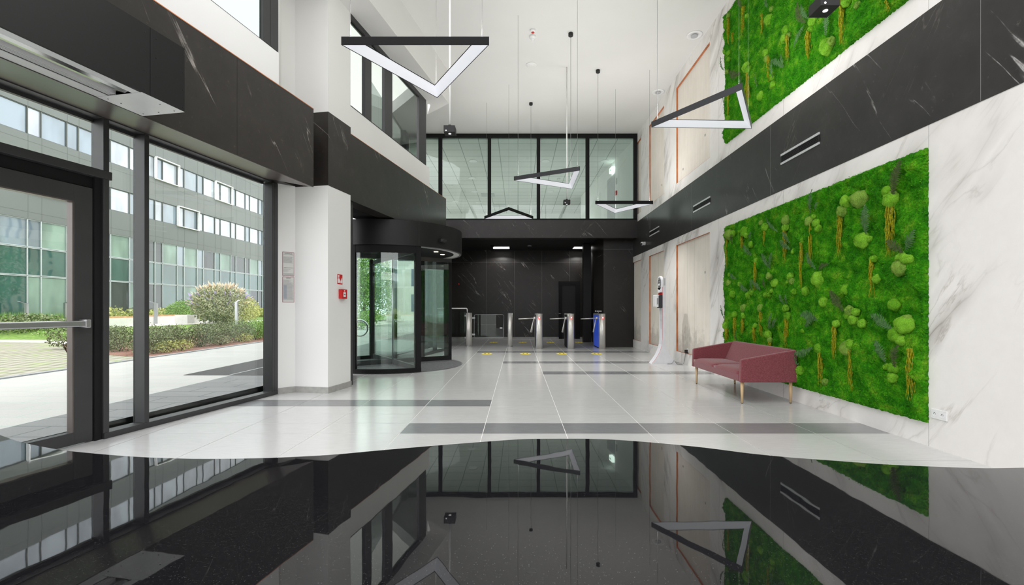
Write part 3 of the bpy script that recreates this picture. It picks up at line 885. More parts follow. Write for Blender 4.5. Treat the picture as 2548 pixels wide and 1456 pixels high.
# second stretch of the band, over the revolving door
mb = MB()
lprism(mb, 7.30, 11.56, [(0.655, 2.87), (0.655, 3.89), (0.40, 3.89), (0.40, 2.87)])
w2 = struct('wall_left_far', mb, M['dark_marble_left'])
mb = MB()
lbox(mb, 7.30, 11.5, -0.15, 0.40, 2.90, 3.00); lbox(mb, 11.5, 13.9, -0.15, 0.0, 2.90, 3.00)
lbox(mb, 11.45, 13.0, -0.15, 0.0, 2.87, 3.89)
part('soffit', mb, M['dark_ceiling'], w2)
mb = MB()
lprism(mb, 7.30, 11.56, [(0.658, 3.89), (0.658, 3.896), (0.60, 3.896), (0.60, 3.89)])
part('copper_trim', mb, M['copper'], w2)
mb = MB()
lbox(mb, 7.30, 10.49, 0.60, 0.653, 3.896, 4.32)
lbox(mb, 7.30, 10.49, 0.50, 0.653, 5.75, ZC)
part('upper_plaster', mb, M['paint'], w2)
mb = MB(); lbox(mb, 6.0, 10.55, 0.655, 1.09, 5.75, ZC)
mb.prism([L(10.55, 1.09, 5.75), L(10.55, 0.655, 5.75), L(11.0, 0.40, 5.75)], (0, 0, ZC - 5.75))
struct('ceiling_bulkhead', mb, M['ceiling'])
r = struct_root('added_glass_side', (-3.4, 12, 3.9))  # glass side added to let sky light into the far corner
mb = MB(); mb.box(-3.45, -3.30, 13.7, 14.1, 3.9, ZC); mb.box(-3.45, -3.30, 10.5, 14.1, 3.8, 3.9)
part('window_frame', mb, M['frame_metal'], r)
mb = MB(); mb.box(-3.40, -3.385, 10.5, 13.7, 3.9, ZC)
part('pane', mb, M['glass_upper'], r)

# ---- windows of the entrance wall --------------------------------------------
def left_glazing():
    r = struct_root('window_1', tuple(L(4.3)))
    f = MB()
    lbox(f, 4.28, 6.54, -0.14, 0.0, 0.0, 0.055)
    lbox(f, Y0, 6.40, -0.14, 0.0, 2.945, 3.0)
    lbox(f, Y0, 6.40, -0.145, -0.11, 2.915, 2.95)
    part('window_frame', f, M['frame_metal'], r)
    for a, b in ((4.273, 4.323), (4.653, 4.70), (6.424, 6.54)):
        g = MB(); lbox(g, a, b, -0.14, 0.0, 0.055, 2.945)
        part('mullion', g, M['frame_metal'], r, 0.003)
    g = MB(); lbox(g, 6.424, 6.432, -0.14, 0.002, 0.055, 2.945); lbox(g, 6.468, 6.471, -0.02, 0.001, 0.055, 2.945)
    part('gasket', g, M['rubber'], r)
    for a, b in ((4.323, 4.653), (4.70, 6.424)):
        g = MB(); lbox(g, a, b, -0.135, -0.115, 0.055, 2.92)
        part('pane', g, M['glass'], r)
    # over-door light
    g = MB(); lbox(g, Y0, 4.34, -0.14, 0.012, 2.39, 2.465)
    part('transom', g, M['frame_metal'], r, 0.003)
    g = MB(); lbox(g, 2.0, 4.273, -0.135, -0.115, 2.465, 2.92)
    part('pane', g, M['glass'], r)
    g = MB(); lbox(g, Y0, 1.95, -0.135, -0.115, 0.055, 2.92)
    part('pane', g, M['glass'], r)
    g = MB(); lbox(g, 1.95, 2.05, -0.14, 0.0, 0.0, 2.945)
    part('mullion', g, M['frame_metal'], r)
    g = MB(); lbox(g, Y0, 1.95, -0.14, 0.0, 0.0, 0.055)
    part('window_frame', g, M['frame_metal'], r)
left_glazing()

def left_door():
    r = struct_root('door_1', tuple(L(4.0)))
    j = MB()
    lbox(j, 4.215, 4.275, -0.14, -0.02, 0.0, 2.39)
    lbox(j, 2.05, 4.275, -0.14, -0.05, 2.29, 2.39)
    lbox(j, 2.05, 2.12, -0.14, -0.02, 0.0, 2.39)
    part('door_frame', j, M['matt_black'], r, 0.003)
    leaf_ = MB()
    z0, z1 = 0.012, 2.285
    lbox(leaf_, 4.06, 4.205, -0.10, -0.03, z0, z1)
    lbox(leaf_, 2.13, 2.30, -0.10, -0.03, z0, z1)
    lbox(leaf_, 2.30, 4.06, -0.10, -0.03, z0, 0.12)
    lbox(leaf_, 2.30, 4.06, -0.10, -0.03, 2.14, z1)
    lf = part('door_leaf', leaf_, M['frame_metal'], r, 0.003)
    g = MB(); lbox(g, 2.30, 4.06, -0.08, -0.06, 0.12, 2.14)
    part('pane', g, M['glass'], r)
    g = MB(); lbox(g, 4.048, 4.062, -0.094, -0.035, 0.12, 2.14); lbox(g, 2.3, 4.06, -0.094, -0.035, 2.13, 2.145)
    part('glazing_bead', g, M['soffit'], r)
    # horizontal push bar
    b = MB()
    lbox(b, 2.35, 4.10, 0.018, 0.045, 1.040, 1.095)
    b2 = part('push_bar', b, M['alu'], r, 0.01, label='aluminium push bar')
    c = MB(); lbox(c, 4.09, 4.135, -0.03, 0.052, 1.03, 1.105)
    lbox(c, 2.33, 2.37, -0.03, 0.052, 1.03, 1.105)
    part('bar_end', c, M['alu'], r, 0.008)
left_door()

def upper_left_window():
    r = struct_root('window_2', tuple(L(5.4, 0.7, 4.21)))
    f = MB()
    lbox(f, Y0, 5.55, 0.67, 0.725, 4.21, 4.225)
    lbox(f, Y0, 5.55, 0.60, 0.725, 6.14, 6.20)
    lbox(f, 5.387, 5.63, 0.68, 0.728, 4.225, 6.20)
    lbox(f, 3.2, 3.3, 0.58, 0.728, 4.225, 6.14)
    part('window_frame', f, M['frame_metal'], r)
    g = MB(); lbox(g, 5.50, 5.504, 0.70, 0.7295, 4.225, 6.20)
    part('gasket', g, M['rubber'], r)
    g = MB(); lbox(g, 3.3, 5.387, 0.69, 0.705, 4.225, 6.14)
    part('pane', g, M['glass_upper'], r)
    g = MB(); lbox(g, Y0, 3.2, 0.69, 0.705, 4.225, 6.14)
    part('pane', g, M['glass_upper'], r)
upper_left_window()
def upper_far_window():
    r = struct_root('window_4', tuple(L(9, 0.6, 4.32)))
    f = MB()
    lbox(f, 7.30, 10.30, 0.50, 0.656, 4.32, 4.335)
    lbox(f, 7.30, 10.30, 0.60, 0.656, 5.66, 5.75)
    part('window_frame', f, M['frame_metal'], r)
    def FX(px, d=0.655):   # foot of a point of this plane seen at image column px
        k = (px - 1289) / 1160
        return (4.614 - 1.018 * d) / (0.1907 - k) + 0.1873 * d
    for a, b in ((905, 924), (954.5, 976), (1040, 1060)):
        g = MB(); lbox(g, FX(a + 3), FX(b), 0.60, 0.658, 4.335, 5.70)
        part('mullion', g, M['frame_metal'], r)
    e = [(7.30, FX(905)), (FX(924), FX(954.5)), (FX(976), FX(1040))]
    for a, b in e:
        g = MB(); lbox(g, a, b, 0.615, 0.63, 4.335, 5.66)
        part('pane', g, M['glass_upper'], r)
upper_far_window()

def far_glazing():
    r = struct_root('window_5', tuple(L(12)))
    f = MB()
    lbox(f, 11.5, 13.85, -0.10, 0.0, 0.0, 0.06); lbox(f, 11.5, 13.85, -0.10, 0.0, 2.84, 2.9)
    for F in (11.45, 12.6, 13.8):
        lbox(f, F, F + 0.06, -0.10, 0.0, 0.06, 2.84)
    part('window_frame', f, M['frame_metal'], r)
    g = MB(); lbox(g, 11.51, 13.8, -0.06, -0.045, 0.06, 2.84)
    part('pane', g, M['glass'], r)
far_glazing()
# post closing the wall against the column
mb = MB(); lbox(mb, 7.30, 7.46, 0.50, 0.60, 0.0, 2.87); lbox(mb, 7.30, 8.35, -0.05, 0.03, 0.0, 2.9)
struct('trim_2', mb, M['frame_metal'])

# open frame added behind the viewer for daylight, over a low wall
def wall_front():
    r = struct_root('added_rear_frame', (0, Y0, 0))
    f = MB()
    for x in (-5.5, -3.2, -0.9, 1.4, 3.5):
        f.box(x - 0.04, x + 0.04, Y0 - 0.12, Y0, 0, ZC)
    f.box(-5.5, 3.6, Y0 - 0.12, Y0, 3.0, 3.2)
    part('window_frame', f, M['frame_metal'], r)
wall_front()
mb = MB(); mb.box(-5.9, 3.9, Y0 - .3, Y0 - .13, 0, 2.6); struct('wall_front', mb, M['paint'])
# open roof frame added behind the viewer to let daylight in
r = struct_root('added_roof_frame', (0, -2, ZC))
f = MB()
for y in (Y0, -3.3, -0.7, YS - .1):
    f.box(-5.9, 3.9, y, y + .1, ZC, ZC + .25)
for x in (-5.0, -2.5, 0, 2.5):
    f.box(x - .04, x + .04, Y0, YS, ZC + .05, ZC + .25)
part('window_frame', f, M['frame_metal'], r)
# ------------------------------------------------------------------ reception counter in front of the viewer
def counter():
    t = thing('reception_counter', 'curved polished black granite counter top mirroring the hall in the foreground', 'counter', (0, 0.3, 0))
    z = 0.9955
    edge = []
    P = COUNTER_EDGE
    # smooth curve through the measured front edge (Catmull-Rom)
    for i in range(len(P) - 1):
        p0 = P[max(i - 1, 0)]; p1 = P[i]; p2 = P[i + 1]; p3 = P[min(i + 2, len(P) - 1)]
        for s in range(4):
            q = s / 4
            edge.append(tuple(0.5 * (2 * p1[k] + (p2[k] - p0[k]) * q + (2 * p0[k] - 5 * p1[k] + 4 * p2[k] - p3[k]) * q * q + (3 * p1[k] - p0[k] - 3 * p2[k] + p3[k]) * q ** 3) for k in (0, 1)))
    edge.append(P[-1])
    poly = [(-1.35, 0.95), (-1.1, 0.87)] + edge + [(1.0, 0.60), (1.35, 0.58), (1.35, -0.12), (-1.35, -0.12)]
    mb = MB(); mb.prism([(x, y, z - 0.03) for x, y in poly], (0, 0, 0.03))
    part('counter_top', mb, M['granite'], t)
    body = [(x, y - 0.05) for x, y in poly[:-2]] + [(1.33, -0.05), (-1.33, -0.05)]
    mb = MB(); mb.prism([(x, y, 0) for x, y in body], (0, 0, z - 0.03))
    part('counter_body', mb, M['matt_black'], t)
counter()

# ------------------------------------------------------------------ sofa
def sofa():
    t = thing('sofa', 'wine red two-seat sofa with pale wooden legs by the moss wall', 'sofa', (3.15, 6.67, 0))
    ya, yb = 5.84, 7.50
    x0, x1 = 2.795, 3.50
    # seat base
    b = MB()
    b.prism([(x0, ya + .065, .275), (x1 - .02, ya + .065, .275), (x1 - .02, ya + .065, .35), (x0, ya + .065, .37)], (0, yb - ya - .13, 0))
    part('seat_base', b, M['fabric'], t, 0.012)
    # two seat cushions, slightly crowned
    ym = (ya + yb) / 2
    for p, q in ((ya + .066, ym - .001), (ym + .001, yb - .066)):
        c = MB(); n = 10
        pts = []; fs = []
        for i in range(n + 1):
            for k in range(n + 1):
                u = i / n; v = k / n
                x = x0 + 0.002 + (3.30 - x0) * u; y = p + (q - p) * v
                cr = (1 - (2 * u - 1) ** 6) * (1 - (2 * v - 1) ** 6)
                pts.append((x, y, 0.385 + 0.035 * cr + 0.006 * (1 - u)))
        for i in range(n):
            for k in range(n):
                a = i * (n + 1) + k
                fs.append((a, a + n + 1, a + n + 2, a + 1))
        c.add(pts, fs, 0, True)
        # sides down to the base
        ring = [i * (n + 1) for i in range(n + 1)] + [n * (n + 1) + k for k in range(1, n + 1)] + [i * (n + 1) + n for i in range(n - 1, -1, -1)] + [k for k in range(n - 1, 0, -1)]
        o = len(c.v); c.v += [(c.v[i][0], c.v[i][1], 0.34) for i in ring]
        m_ = len(ring)
        for s in range(m_):
            c.f.append((ring[s], ring[(s + 1) % m_], o + (s + 1) % m_, o + s)[::-1]); c.m.append(0); c.smooth.append(True)
        c.f.append(tuple(o + s for s in range(m_))); c.m.append(0); c.smooth.append(False)
        part('seat_cushion', c, M['fabric'], t)
    # arms slope down from the back
    for p, q in ((ya, ya + .065), (yb - .065, yb)):
        a = MB()
        a.prism([(x0 - .005, p, .272), (x1, p, .272), (x1, p, .682), (x0 + .03, p, .562), (x0 + .005, p, .55)], (0, q - p, 0))
        part('armrest', a, M['fabric'], t, 0.014)
    k = MB()
    k.prism([(3.29, ya + .06, .38), (x1, ya + .06, .272), (x1, ya + .06, .683), (3.425, ya + .06, .683)], (0, yb - ya - .12, 0))
    part('backrest', k, M['fabric'], t, 0.014)
    for x, y in ((2.835, 5.90), (2.850, 7.44), (3.455, 5.91), (3.455, 7.43)):
        g = MB(); g.cyl((x, y, 0.008), (x, y, .275), .0135, .021, 14)
        g2 = part('leg', g, M['oak'], t)
        f = MB(); f.cyl((x, y, 0), (x, y, .008), .012, n=12)
        part('foot_glide', f, M['rubber'], g2)
sofa()

# ------------------------------------------------------------------ turnstiles, posts, gates
def halfpost(mb, cx, y0, r, z0, z1, n=14, mi=0):
    poly = [(cx + r * math.cos(math.pi + math.pi * i / n), y0 + r + r * math.sin(math.pi + math.pi * i / n) , z0) for i in range(n + 1)]
    mb.prism(poly, (0, 0, z1 - z0), mi, True)
def turnstile(cx, which, blue):
    y0 = 13.86
    t = thing('turnstile', which, 'turnstile', (cx, y0 + 0.6, 0), 'tripod turnstiles in front of the dark recess')
    r = 0.098; h = 1.045
    s = MB(); halfpost(s, cx, y0, r, 0.0, h); s.box(cx - r, cx + r, y0 + r, y0 + r + 0.03, 0, h)
    part('front_column', s, M['steel'], t)
    s = MB(); y1 = y0 + 1.22
    s.prism([(cx + r * math.cos(math.pi * i / 14), y1 - r + r * math.sin(math.pi * i / 14), 0) for i in range(15)], (0, 0, h), 0, True)
    part('rear_column', s, M['steel'], t)
    s = MB(); s.box(cx - r + .02, cx + r - .02, y0 + r + .03, y1 - r, 0.0, 1.0)
    part('core_panel', s, M['matt_black'], t)
    for sg, nm in ((-1, 'left'), (1, 'right')):
        g = MB(); a = cx + sg * (r - .006); g.box(min(a, a - sg * .008), max(a, a - sg * .008), y0 + r + .035, y1 - r - .005, .03, 1.0)
        part('side_glass', g, M['blue_led'] if (sg < 0 and blue) else M['black_metal'], t, label='blue lit side panel' if (sg < 0 and blue) else None)
    e = MB()
    e.box(cx - r - .001, cx - r + .010, y0 + r + .031, y0 + r + .043, .05, .95)
    e.box(cx + r - .010, cx + r + .003, y0 + r + .031, y0 + r + .045, .05, .95)
    part('light_strip', e, M['blue_led'], t, label='blue light strip')
    s = MB(); s.box(cx - r, cx + r, y0 + r + .03, y1 - r, 1.0, h - .004)
    part('lid', s, M['steel'], t, 0.004)
    dsp = MB(); dsp.box(cx - .032, cx + .032, y0 - .006, y0 + .03, .895, .96)
    dd = part('display', dsp, M['red_led'], t, label='small red display with a white cross')
    x = MB(); c = Vector((cx, y0 - .0075, .9275)); w = .006; l = .018
    for sg in (1, -1):
        a = Vector((l, 0, l * sg)); b = Vector((-w * sg * .7, 0, w * .7))
        x.prism([c - a - b, c + a - b, c + a + b, c - a + b], (0, -.002, 0))
    part('cross', x, M['white_led'], dd)
    # tripod arms on the left side
    hub = Vector((cx - r - .02, y0 + 0.30, .905))
    hb = MB(); hb.cyl(hub + Vector((.03, 0, 0)), hub + Vector((-.045, 0, .012)), .05, .038, 18)
    part('hub', hb, M['steel'], t)
    for tip in (hub + Vector((-.50, -.02, -.02)), hub + Vector((-.135, -.10, -.42)), hub + Vector((-.09, .10, -.44))):
        a = MB(); a.cyl(hub + Vector((-.03, 0, 0)), tip, .019, n=12)
        part('arm', a, M['steel'], t)
    return t
turnstile(0.632, 'steel turnstile on the left, nearest the slim posts, with a red cross display', False)
turnstile(1.582, 'middle of the three steel turnstiles, with a red cross display', False)
tt = turnstile(2.52, 'steel turnstile on the right by the dark pillar, with a bright blue side', True)
# card reader on the last turnstile
rd = MB(); rd.cyl((2.46, 14.3, 1.043), (2.46, 14.3, 1.11), .012, n=10); rd.box(2.40, 2.55, 14.22, 14.38, 1.105, 1.135); rd.cyl((2.36, 14.3, 1.12), (2.40, 14.3, 1.12), .03, n=12)
part('card_reader', rd, M['alu'], tt, label='raised card reader')

def bollard(x, y, r, h, lab, rail=False):
    t = thing('bollard', lab, 'bollard', (x, y, 0))
    b = MB(); b.cyl((x, y, 0.012), (x, y, h - .012), r, n=28)
    part('column', b, M['steel'], t)
    b = MB(); b.lathe((x, y), [(r + .006, 0), (r + .006, .012), (r, .013)], 28)
    part('base_ring', b, M['alu'], t)
    b = MB(); b.lathe((x, y), [(r, h - .012), (r - .004, h), (0.001, h + .001)], 28)
    part('cap', b, M['alu'], t)
    return t
bollard(-1.56, 14.85, .096, 1.068, 'thick steel bollard beside the revolving door carrying the handrail')
bollard(-0.25, 14.75, .075, 1.062, 'slim steel bollard standing alone left of the turnstiles')
# handrail and glass left of the thick bollard
t = thing('glass_barrier', 'low glass barrier with a white handrail beside the revolving door', 'barrier', (-2.1, 14.85, 0))
b = MB(); b.tube([(-2.70, 14.85, 1.205), (-1.66, 14.85, 1.205), (-1.635, 14.85, 1.20), (-1.62, 14.85, 1.18), (-1.615, 14.85, 1.06)], .018, 10)
part('handrail', b, M['pole_white'], t)
b = MB(); b.box(-2.70, -1.68, 14.845, 14.857, .10, 1.12)
part('glass_panel', b, M['glass'], t)
for z in (.25, .95):
    b = MB(); b.box(-1.70, -1.655, 14.83, 14.87, z, z + .05); part('clamp', b, M['alu'], t)
# swing gate
t = thing('swing_gate', 'clear glass swing gate with rounded corners hinged on the thick bollard', 'gate', (-1.0, 14.85, 0))
def rrect(x0, x1, z0, z1, r, y, n=6, left=True):
    pts = []
    for cx_, cz, a0 in ((x1 - r, z1 - r, 0), (x0 + r, z1 - r, 90), (x0 + r, z0 + r, 180), (x1 - r, z0 + r, 270)):
        for i in range(n + 1):
            a = math.radians(a0 + 90 * i / n)
            pts.append((cx_ + r * math.cos(a), y, cz + r * math.sin(a)))
    return pts
b = MB(); b.prism(rrect(-1.39, -.46, .27, 1.005, .05, 14.845), (0, .012, 0))
part('glass_leaf', b, M['glass'], t)
b = MB()
pr = rrect(-1.395, -.455, .265, 1.01, .055, 14.85)
b.tube(pr + [pr[0]], .005, 6)
part('polished_edge', b, M['alu'], t)
for z in (.375, .90):
    b = MB(); b.box(-1.47, -1.37, 14.825, 14.875, z - .028, z + .028)
    part('hinge', b, M['alu'], t, 0.006)
b = MB(); b.box(-.58, -.50, 14.83, 14.865, .56, .60)
part('lock', b, M['alu'], t, 0.004)

# stickers on the floor
def sticker(x, y, i):
    t = thing('floor_sticker', ('yellow oval floor sticker before the barrier, ' if y < 14 else 'yellow oval floor sticker beyond the barrier, ') + i, 'floor sticker', (x, y, 0), 'yellow distance stickers on the floor')
    b = MB(); b.prism([(x + .145 * math.cos(a), y + .19 * math.sin(a), 0.0004) for a in [2 * math.pi * k / 28 for k in range(28)]], (0, 0, .0012))
    part('disc', b, M['yellow'], t)
    b = MB()
    for sx in (-.05, .05):
        b.prism([(x + sx + .022 * math.cos(a), y + .07 * math.sin(a), 0.0017) for a in [2 * math.pi * k / 14 for k in range(14)]], (0, 0, .0006))
    part('footprint', b, M['ink'], t)
for (px, w) in ((1213, 'nearest the revolving door'), (1307, 'left of the first turnstile'), (1396, 'between the first two turnstiles'), (1481, 'left of the last turnstile')):
    sticker((px - 1289) * 12.62 / 1160, 12.4, w)
for (px, w) in ((1228, 'behind the glass gate'), (1301, 'behind the slim post'), (1370, 'right of the first turnstile'), (1441, 'right of the middle turnstile')):
    sticker((px - 1289) * 16.5 / 1160, 16.6, w)

# dark door in the rear wall of the recess
r = struct_root('door_2', (2.1, YR, 0))
b = MB(); b.box(1.62, 1.75, YR - .09, YR, 0, 2.28); b.box(2.28, 2.45, YR - .09, YR, 0, 2.28); b.box(1.75, 2.28, YR - .09, YR, 2.16, 2.28)
part('door_frame', b, M['matt_black'], r)
b = MB(); b.box(1.75, 2.28, YR - .05, YR - .01, 0, 2.16)
part('door_leaf', b, M['black_metal'], r)
b = MB(); b.tube([(1.70, YR - .11, 1.0), (1.70, YR - .16, 1.0), (1.60, YR - .16, 1.0)], .012, 8)
part('door_handle', b, M['alu'], r)
# tall dark column beside it
b = MB(); b.box(2.33, 2.60, 16.6, 16.9, 0, 3.5)
struct('trim_3', b, M['black_metal'])

# lamps and fittings in the dark recess ceiling
for px, nm in ((1247, 'left'), (1447, 'right')):
    y = 2.33 * 1160 / 152.5
    x = (px - 1289) * y / 1160
    t = thing('ceiling_light_panel', 'rectangular white light panel in the dark recess ceiling, %s of the two' % nm, 'ceiling light', (x, y, 3.53))
    b = MB(); b.box(x - .31, x + .31, y - .3, y + .3, 3.515, 3.53)
    part('diffuser', b, M['panel_light'], t)
    light('panel_fill_spot', 'SPOT', (x, y, 3.49), (0, 0, 0), 20, (1, 0.98, 0.95), 0.02).data.spot_size = math.radians(150)  # extra spot added under the panel to brighten the recess
    b = MB()
    for a in ((x - .33, x - .31, y - .32, y + .32), (x + .31, x + .33, y - .32, y + .32), (x - .31, x + .31, y - .32, y - .30), (x - .31, x + .31, y + .3, y + .32)):
        b.box(a[0], a[1], a[2], a[3], 3.51, 3.53)
    part('frame', b, M['alu'], t)
for x, y, lab in ((-0.95, 17.2, 'black dome camera on the recess ceiling left of the left light'), (0.42, 17.2, 'black dome camera on the recess ceiling between the two lights')):
    t = thing('dome_camera', lab, 'camera', (x, y, 3.53))
    b = MB(); b.lathe((x, y), [(.075, 3.53), (.075, 3.50), (.07, 3.495), (.001, 3.494)], 20); part('housing', b, M['grey_plastic'] if x > 0 else M['black_metal'], t)
    b = MB(); b.sphere((x, y, 3.495), .055, .055, .055); part('dome', b, M['black_metal'], t)

# tiny red indicator beside the drum
b = MB(); b.sphere((-2.36, YR - .05, 2.17), .035, .035, .035, 10, 6)
b.cyl((-2.36, YR - .05, 2.17), (-2.36, YR, 2.17), .012, n=8)
tag(part('alarm_button', b, M['red_paint'], None), 'small red button on the dark wall right of the revolving door', 'button')

# ------------------------------------------------------------------ revolving door
def revolving_door():
    cx, cy, R = -2.68, 9.98, 1.45
    t = thing('revolving_door', 'black framed revolving glass door with a round canopy', 'revolving door', (cx, cy, 0))
    def P(a, r, z): return Vector((cx + r * math.cos(a), cy + r * math.sin(a), z))
    rad = math.radians
    def arc(a0, a1, r0, r1, z0, z1, n=28, mi=0):
        mb = MB(); pts = []; fs = []
        for i in range(n + 1):
            a = rad(a0 + (a1 - a0) * i / n)
            pts += [P(a, r0, z0), P(a, r1, z0), P(a, r1, z1), P(a, r0, z1)]
        for i in range(n):
            o = 4 * i
            for k in range(4):
                fs.append((o + k, o + 4 + k, o + 4 + (k + 1) % 4, o + (k + 1) % 4))
        fs += [(0, 1, 2, 3), (4 * n + 3, 4 * n + 2, 4 * n + 1, 4 * n)]
        mb.add(pts, fs, mi, False)
        return mb
    zb, zt = 2.375, 2.84
    part('canopy', arc(-112, 100, R - .02, R + .015, zb, zt, 128), M['black_metal'], t, smooth=False)
    sm = arc(-54, 100, R - .035, R, zb - .015, zb, 48)
    part('canopy_rim', sm, M['alu'], t)
    d = MB(); n = 48
    d.prism([P(rad(360 * i / n), R - .03, zt - .02) for i in range(n)], (0, 0, .03))
    part('canopy_roof', d, M['matt_black'], t)
    d = MB(); d.prism([P(rad(360 * i / n), R - .16, zb + .0) for i in range(n)], (0, 0, .03))
    part('canopy_ceiling', d, M['matt_black'], t)
    d = arc(-70, 70, R - .16, R - .03, zb - .002, zb + .012, 40)
    part('ceiling_ring', d, M['pole_white'], t)
    j = MB(); a = rad(-56); j.prism([P(a - .004, R + .013, zb), P(a + .004, R + .013, zb), P(a + .004, R + .018, zb), P(a - .004, R + .018, zb)], (0, 0, zt - zb))
    part('panel_joint', j, M['rubber'], t)
    # lower rim band over the fixed curved glass
    part('head_band', arc(-112, -54, R - .05, R - .005, zb - .14, zb), M['matt_black'], t)
    part('curved_glass', arc(-106, -56, R - .03, R - .018, .07, zb - .14, 20), M['glass_drum'], t, smooth=False)
    part('floor_rail', arc(-112, -54, R - .06, R, .0, .085, 20), M['matt_black'], t)
    part('curved_glass', arc(48, 76, R - .03, R - .018, .07, zb, 12), M['glass_drum'], t)
    part('curved_glass', arc(126, 200, R - .03, R - .018, .07, zb, 24), M['glass_drum'], t)
    part('floor_rail', arc(126, 200, R - .06, R, .0, .085, 24), M['matt_black'], t)
    for a0, a1 in ((-58, -54.2), (43.0, 47.0), (124, 127), (-106, -102.5), (74, 78), (198, 201)):
        part('post', arc(a0, a1, R - .07, R + .002, 0.0, zb, 2), M['matt_black'], t)
    # four wings
    for k, wa in enumerate((-57.5, 33, 124, 214)):
        a = rad(wa); u = Vector((math.cos(a), math.sin(a), 0)); v = Vector((-u.y, u.x, 0))
        c0 = Vector((cx, cy, 0)); Rw = R - .085
        def wb(r0, r1, h, z0, z1):
            m_ = MB(); m_.prism([c0 + u * r0 - v * h + Vector((0, 0, z0)), c0 + u * r1 - v * h + Vector((0, 0, z0)), c0 + u * r1 + v * h + Vector((0, 0, z0)), c0 + u * r0 + v * h + Vector((0, 0, z0))], (0, 0, z1 - z0)); return m_
        w = part('door_wing', wb(.03, Rw, .02, .025, .125), M['black_metal'] if k == 1 else M['frame_metal'], t)
        part('top_rail', wb(.03, Rw, .018, zb - .12, zb - .03), M['frame_metal'], w)
        part('wing_glass', wb(.02, Rw - .01, .006, .125, zb - .12), M['glass_drum'], w)
        part('edge_stile', wb(Rw - (.06 if k == 1 else .018), Rw, .02, .125, zb - .12), M['matt_black'] if k in (1, 2) else M['rubber'], w)
        if k == 1:
            part('edge_stile', wb(.03, .09, .018, .125, zb - .12), M['matt_black'], w)
    sh = MB(); sh.cyl((cx, cy, .0), (cx, cy, zb), .018, n=14); part('centre_shaft', sh, M['alu'], t)
    # spot lamps in the canopy
    for a, r in ((-20, 1.05), (8, 1.05)):
        p = P(rad(a), r, 0)
        s = MB(); s.lathe((p.x, p.y), [(.045, zb + .002), (.045, zb - .006), (.001, zb - .008)], 16)
        part('spot_lamp', s, M['warm_led'], t, label='warm spot lamp')
    s = MB(); p = P(rad(-36), R + .015, zb + .16); q = P(rad(-36), R + .09, zb + .15)
    s.cyl(p, q, .04, .034, 14); s.cyl(P(rad(-39), R + .05, zb + .15), P(rad(-33), R + .05, zb + .15), .032, n=12)
    part('motion_sensor', s, M['rubber'], t)
    s = MB(); s.cyl(P(rad(30), R + .01, zb + .06), P(rad(30), R + .10, zb + .05), .035, n=12)
    part('motion_sensor', s, M['rubber'], t)
    return cx, cy, R
rcx, rcy, RR = revolving_door()
t = thing('entrance_mat', 'round dark grey entrance mat set in the floor under the revolving door', 'mat', (rcx, rcy, 0))
m_ = MB(); m_.prism([(rcx + (RR - .0) * math.cos(2 * math.pi * i / 64), rcy + (RR - .0) * math.sin(2 * math.pi * i / 64), .0005) for i in range(64)], (0, 0, .006))
part('mat_pile', m_, M['entrance_mat'], t)
m_ = MB(); pr = [(rcx + (RR + .015) * math.cos(2 * math.pi * i / 64), rcy + (RR + .015) * math.sin(2 * math.pi * i / 64)) for i in range(65)]
for i in range(64):
    a, b = pr[i], pr[i + 1]
    k = (RR + .03) / (RR + .015)
    a2 = (rcx + (a[0] - rcx) * k, rcy + (a[1] - rcy) * k); b2 = (rcx + (b[0] - rcx) * k, rcy + (b[1] - rcy) * k)
    k = RR / (RR + .015)
    a1 = (rcx + (a[0] - rcx) * k, rcy + (a[1] - rcy) * k); b1 = (rcx + (b[0] - rcx) * k, rcy + (b[1] - rcy) * k)
    m_.add([(*a1, .007), (*a2, .002), (*b2, .002), (*b1, .007)], [(0, 1, 2, 3)])
part('mat_frame', m_, M['alu'], t)

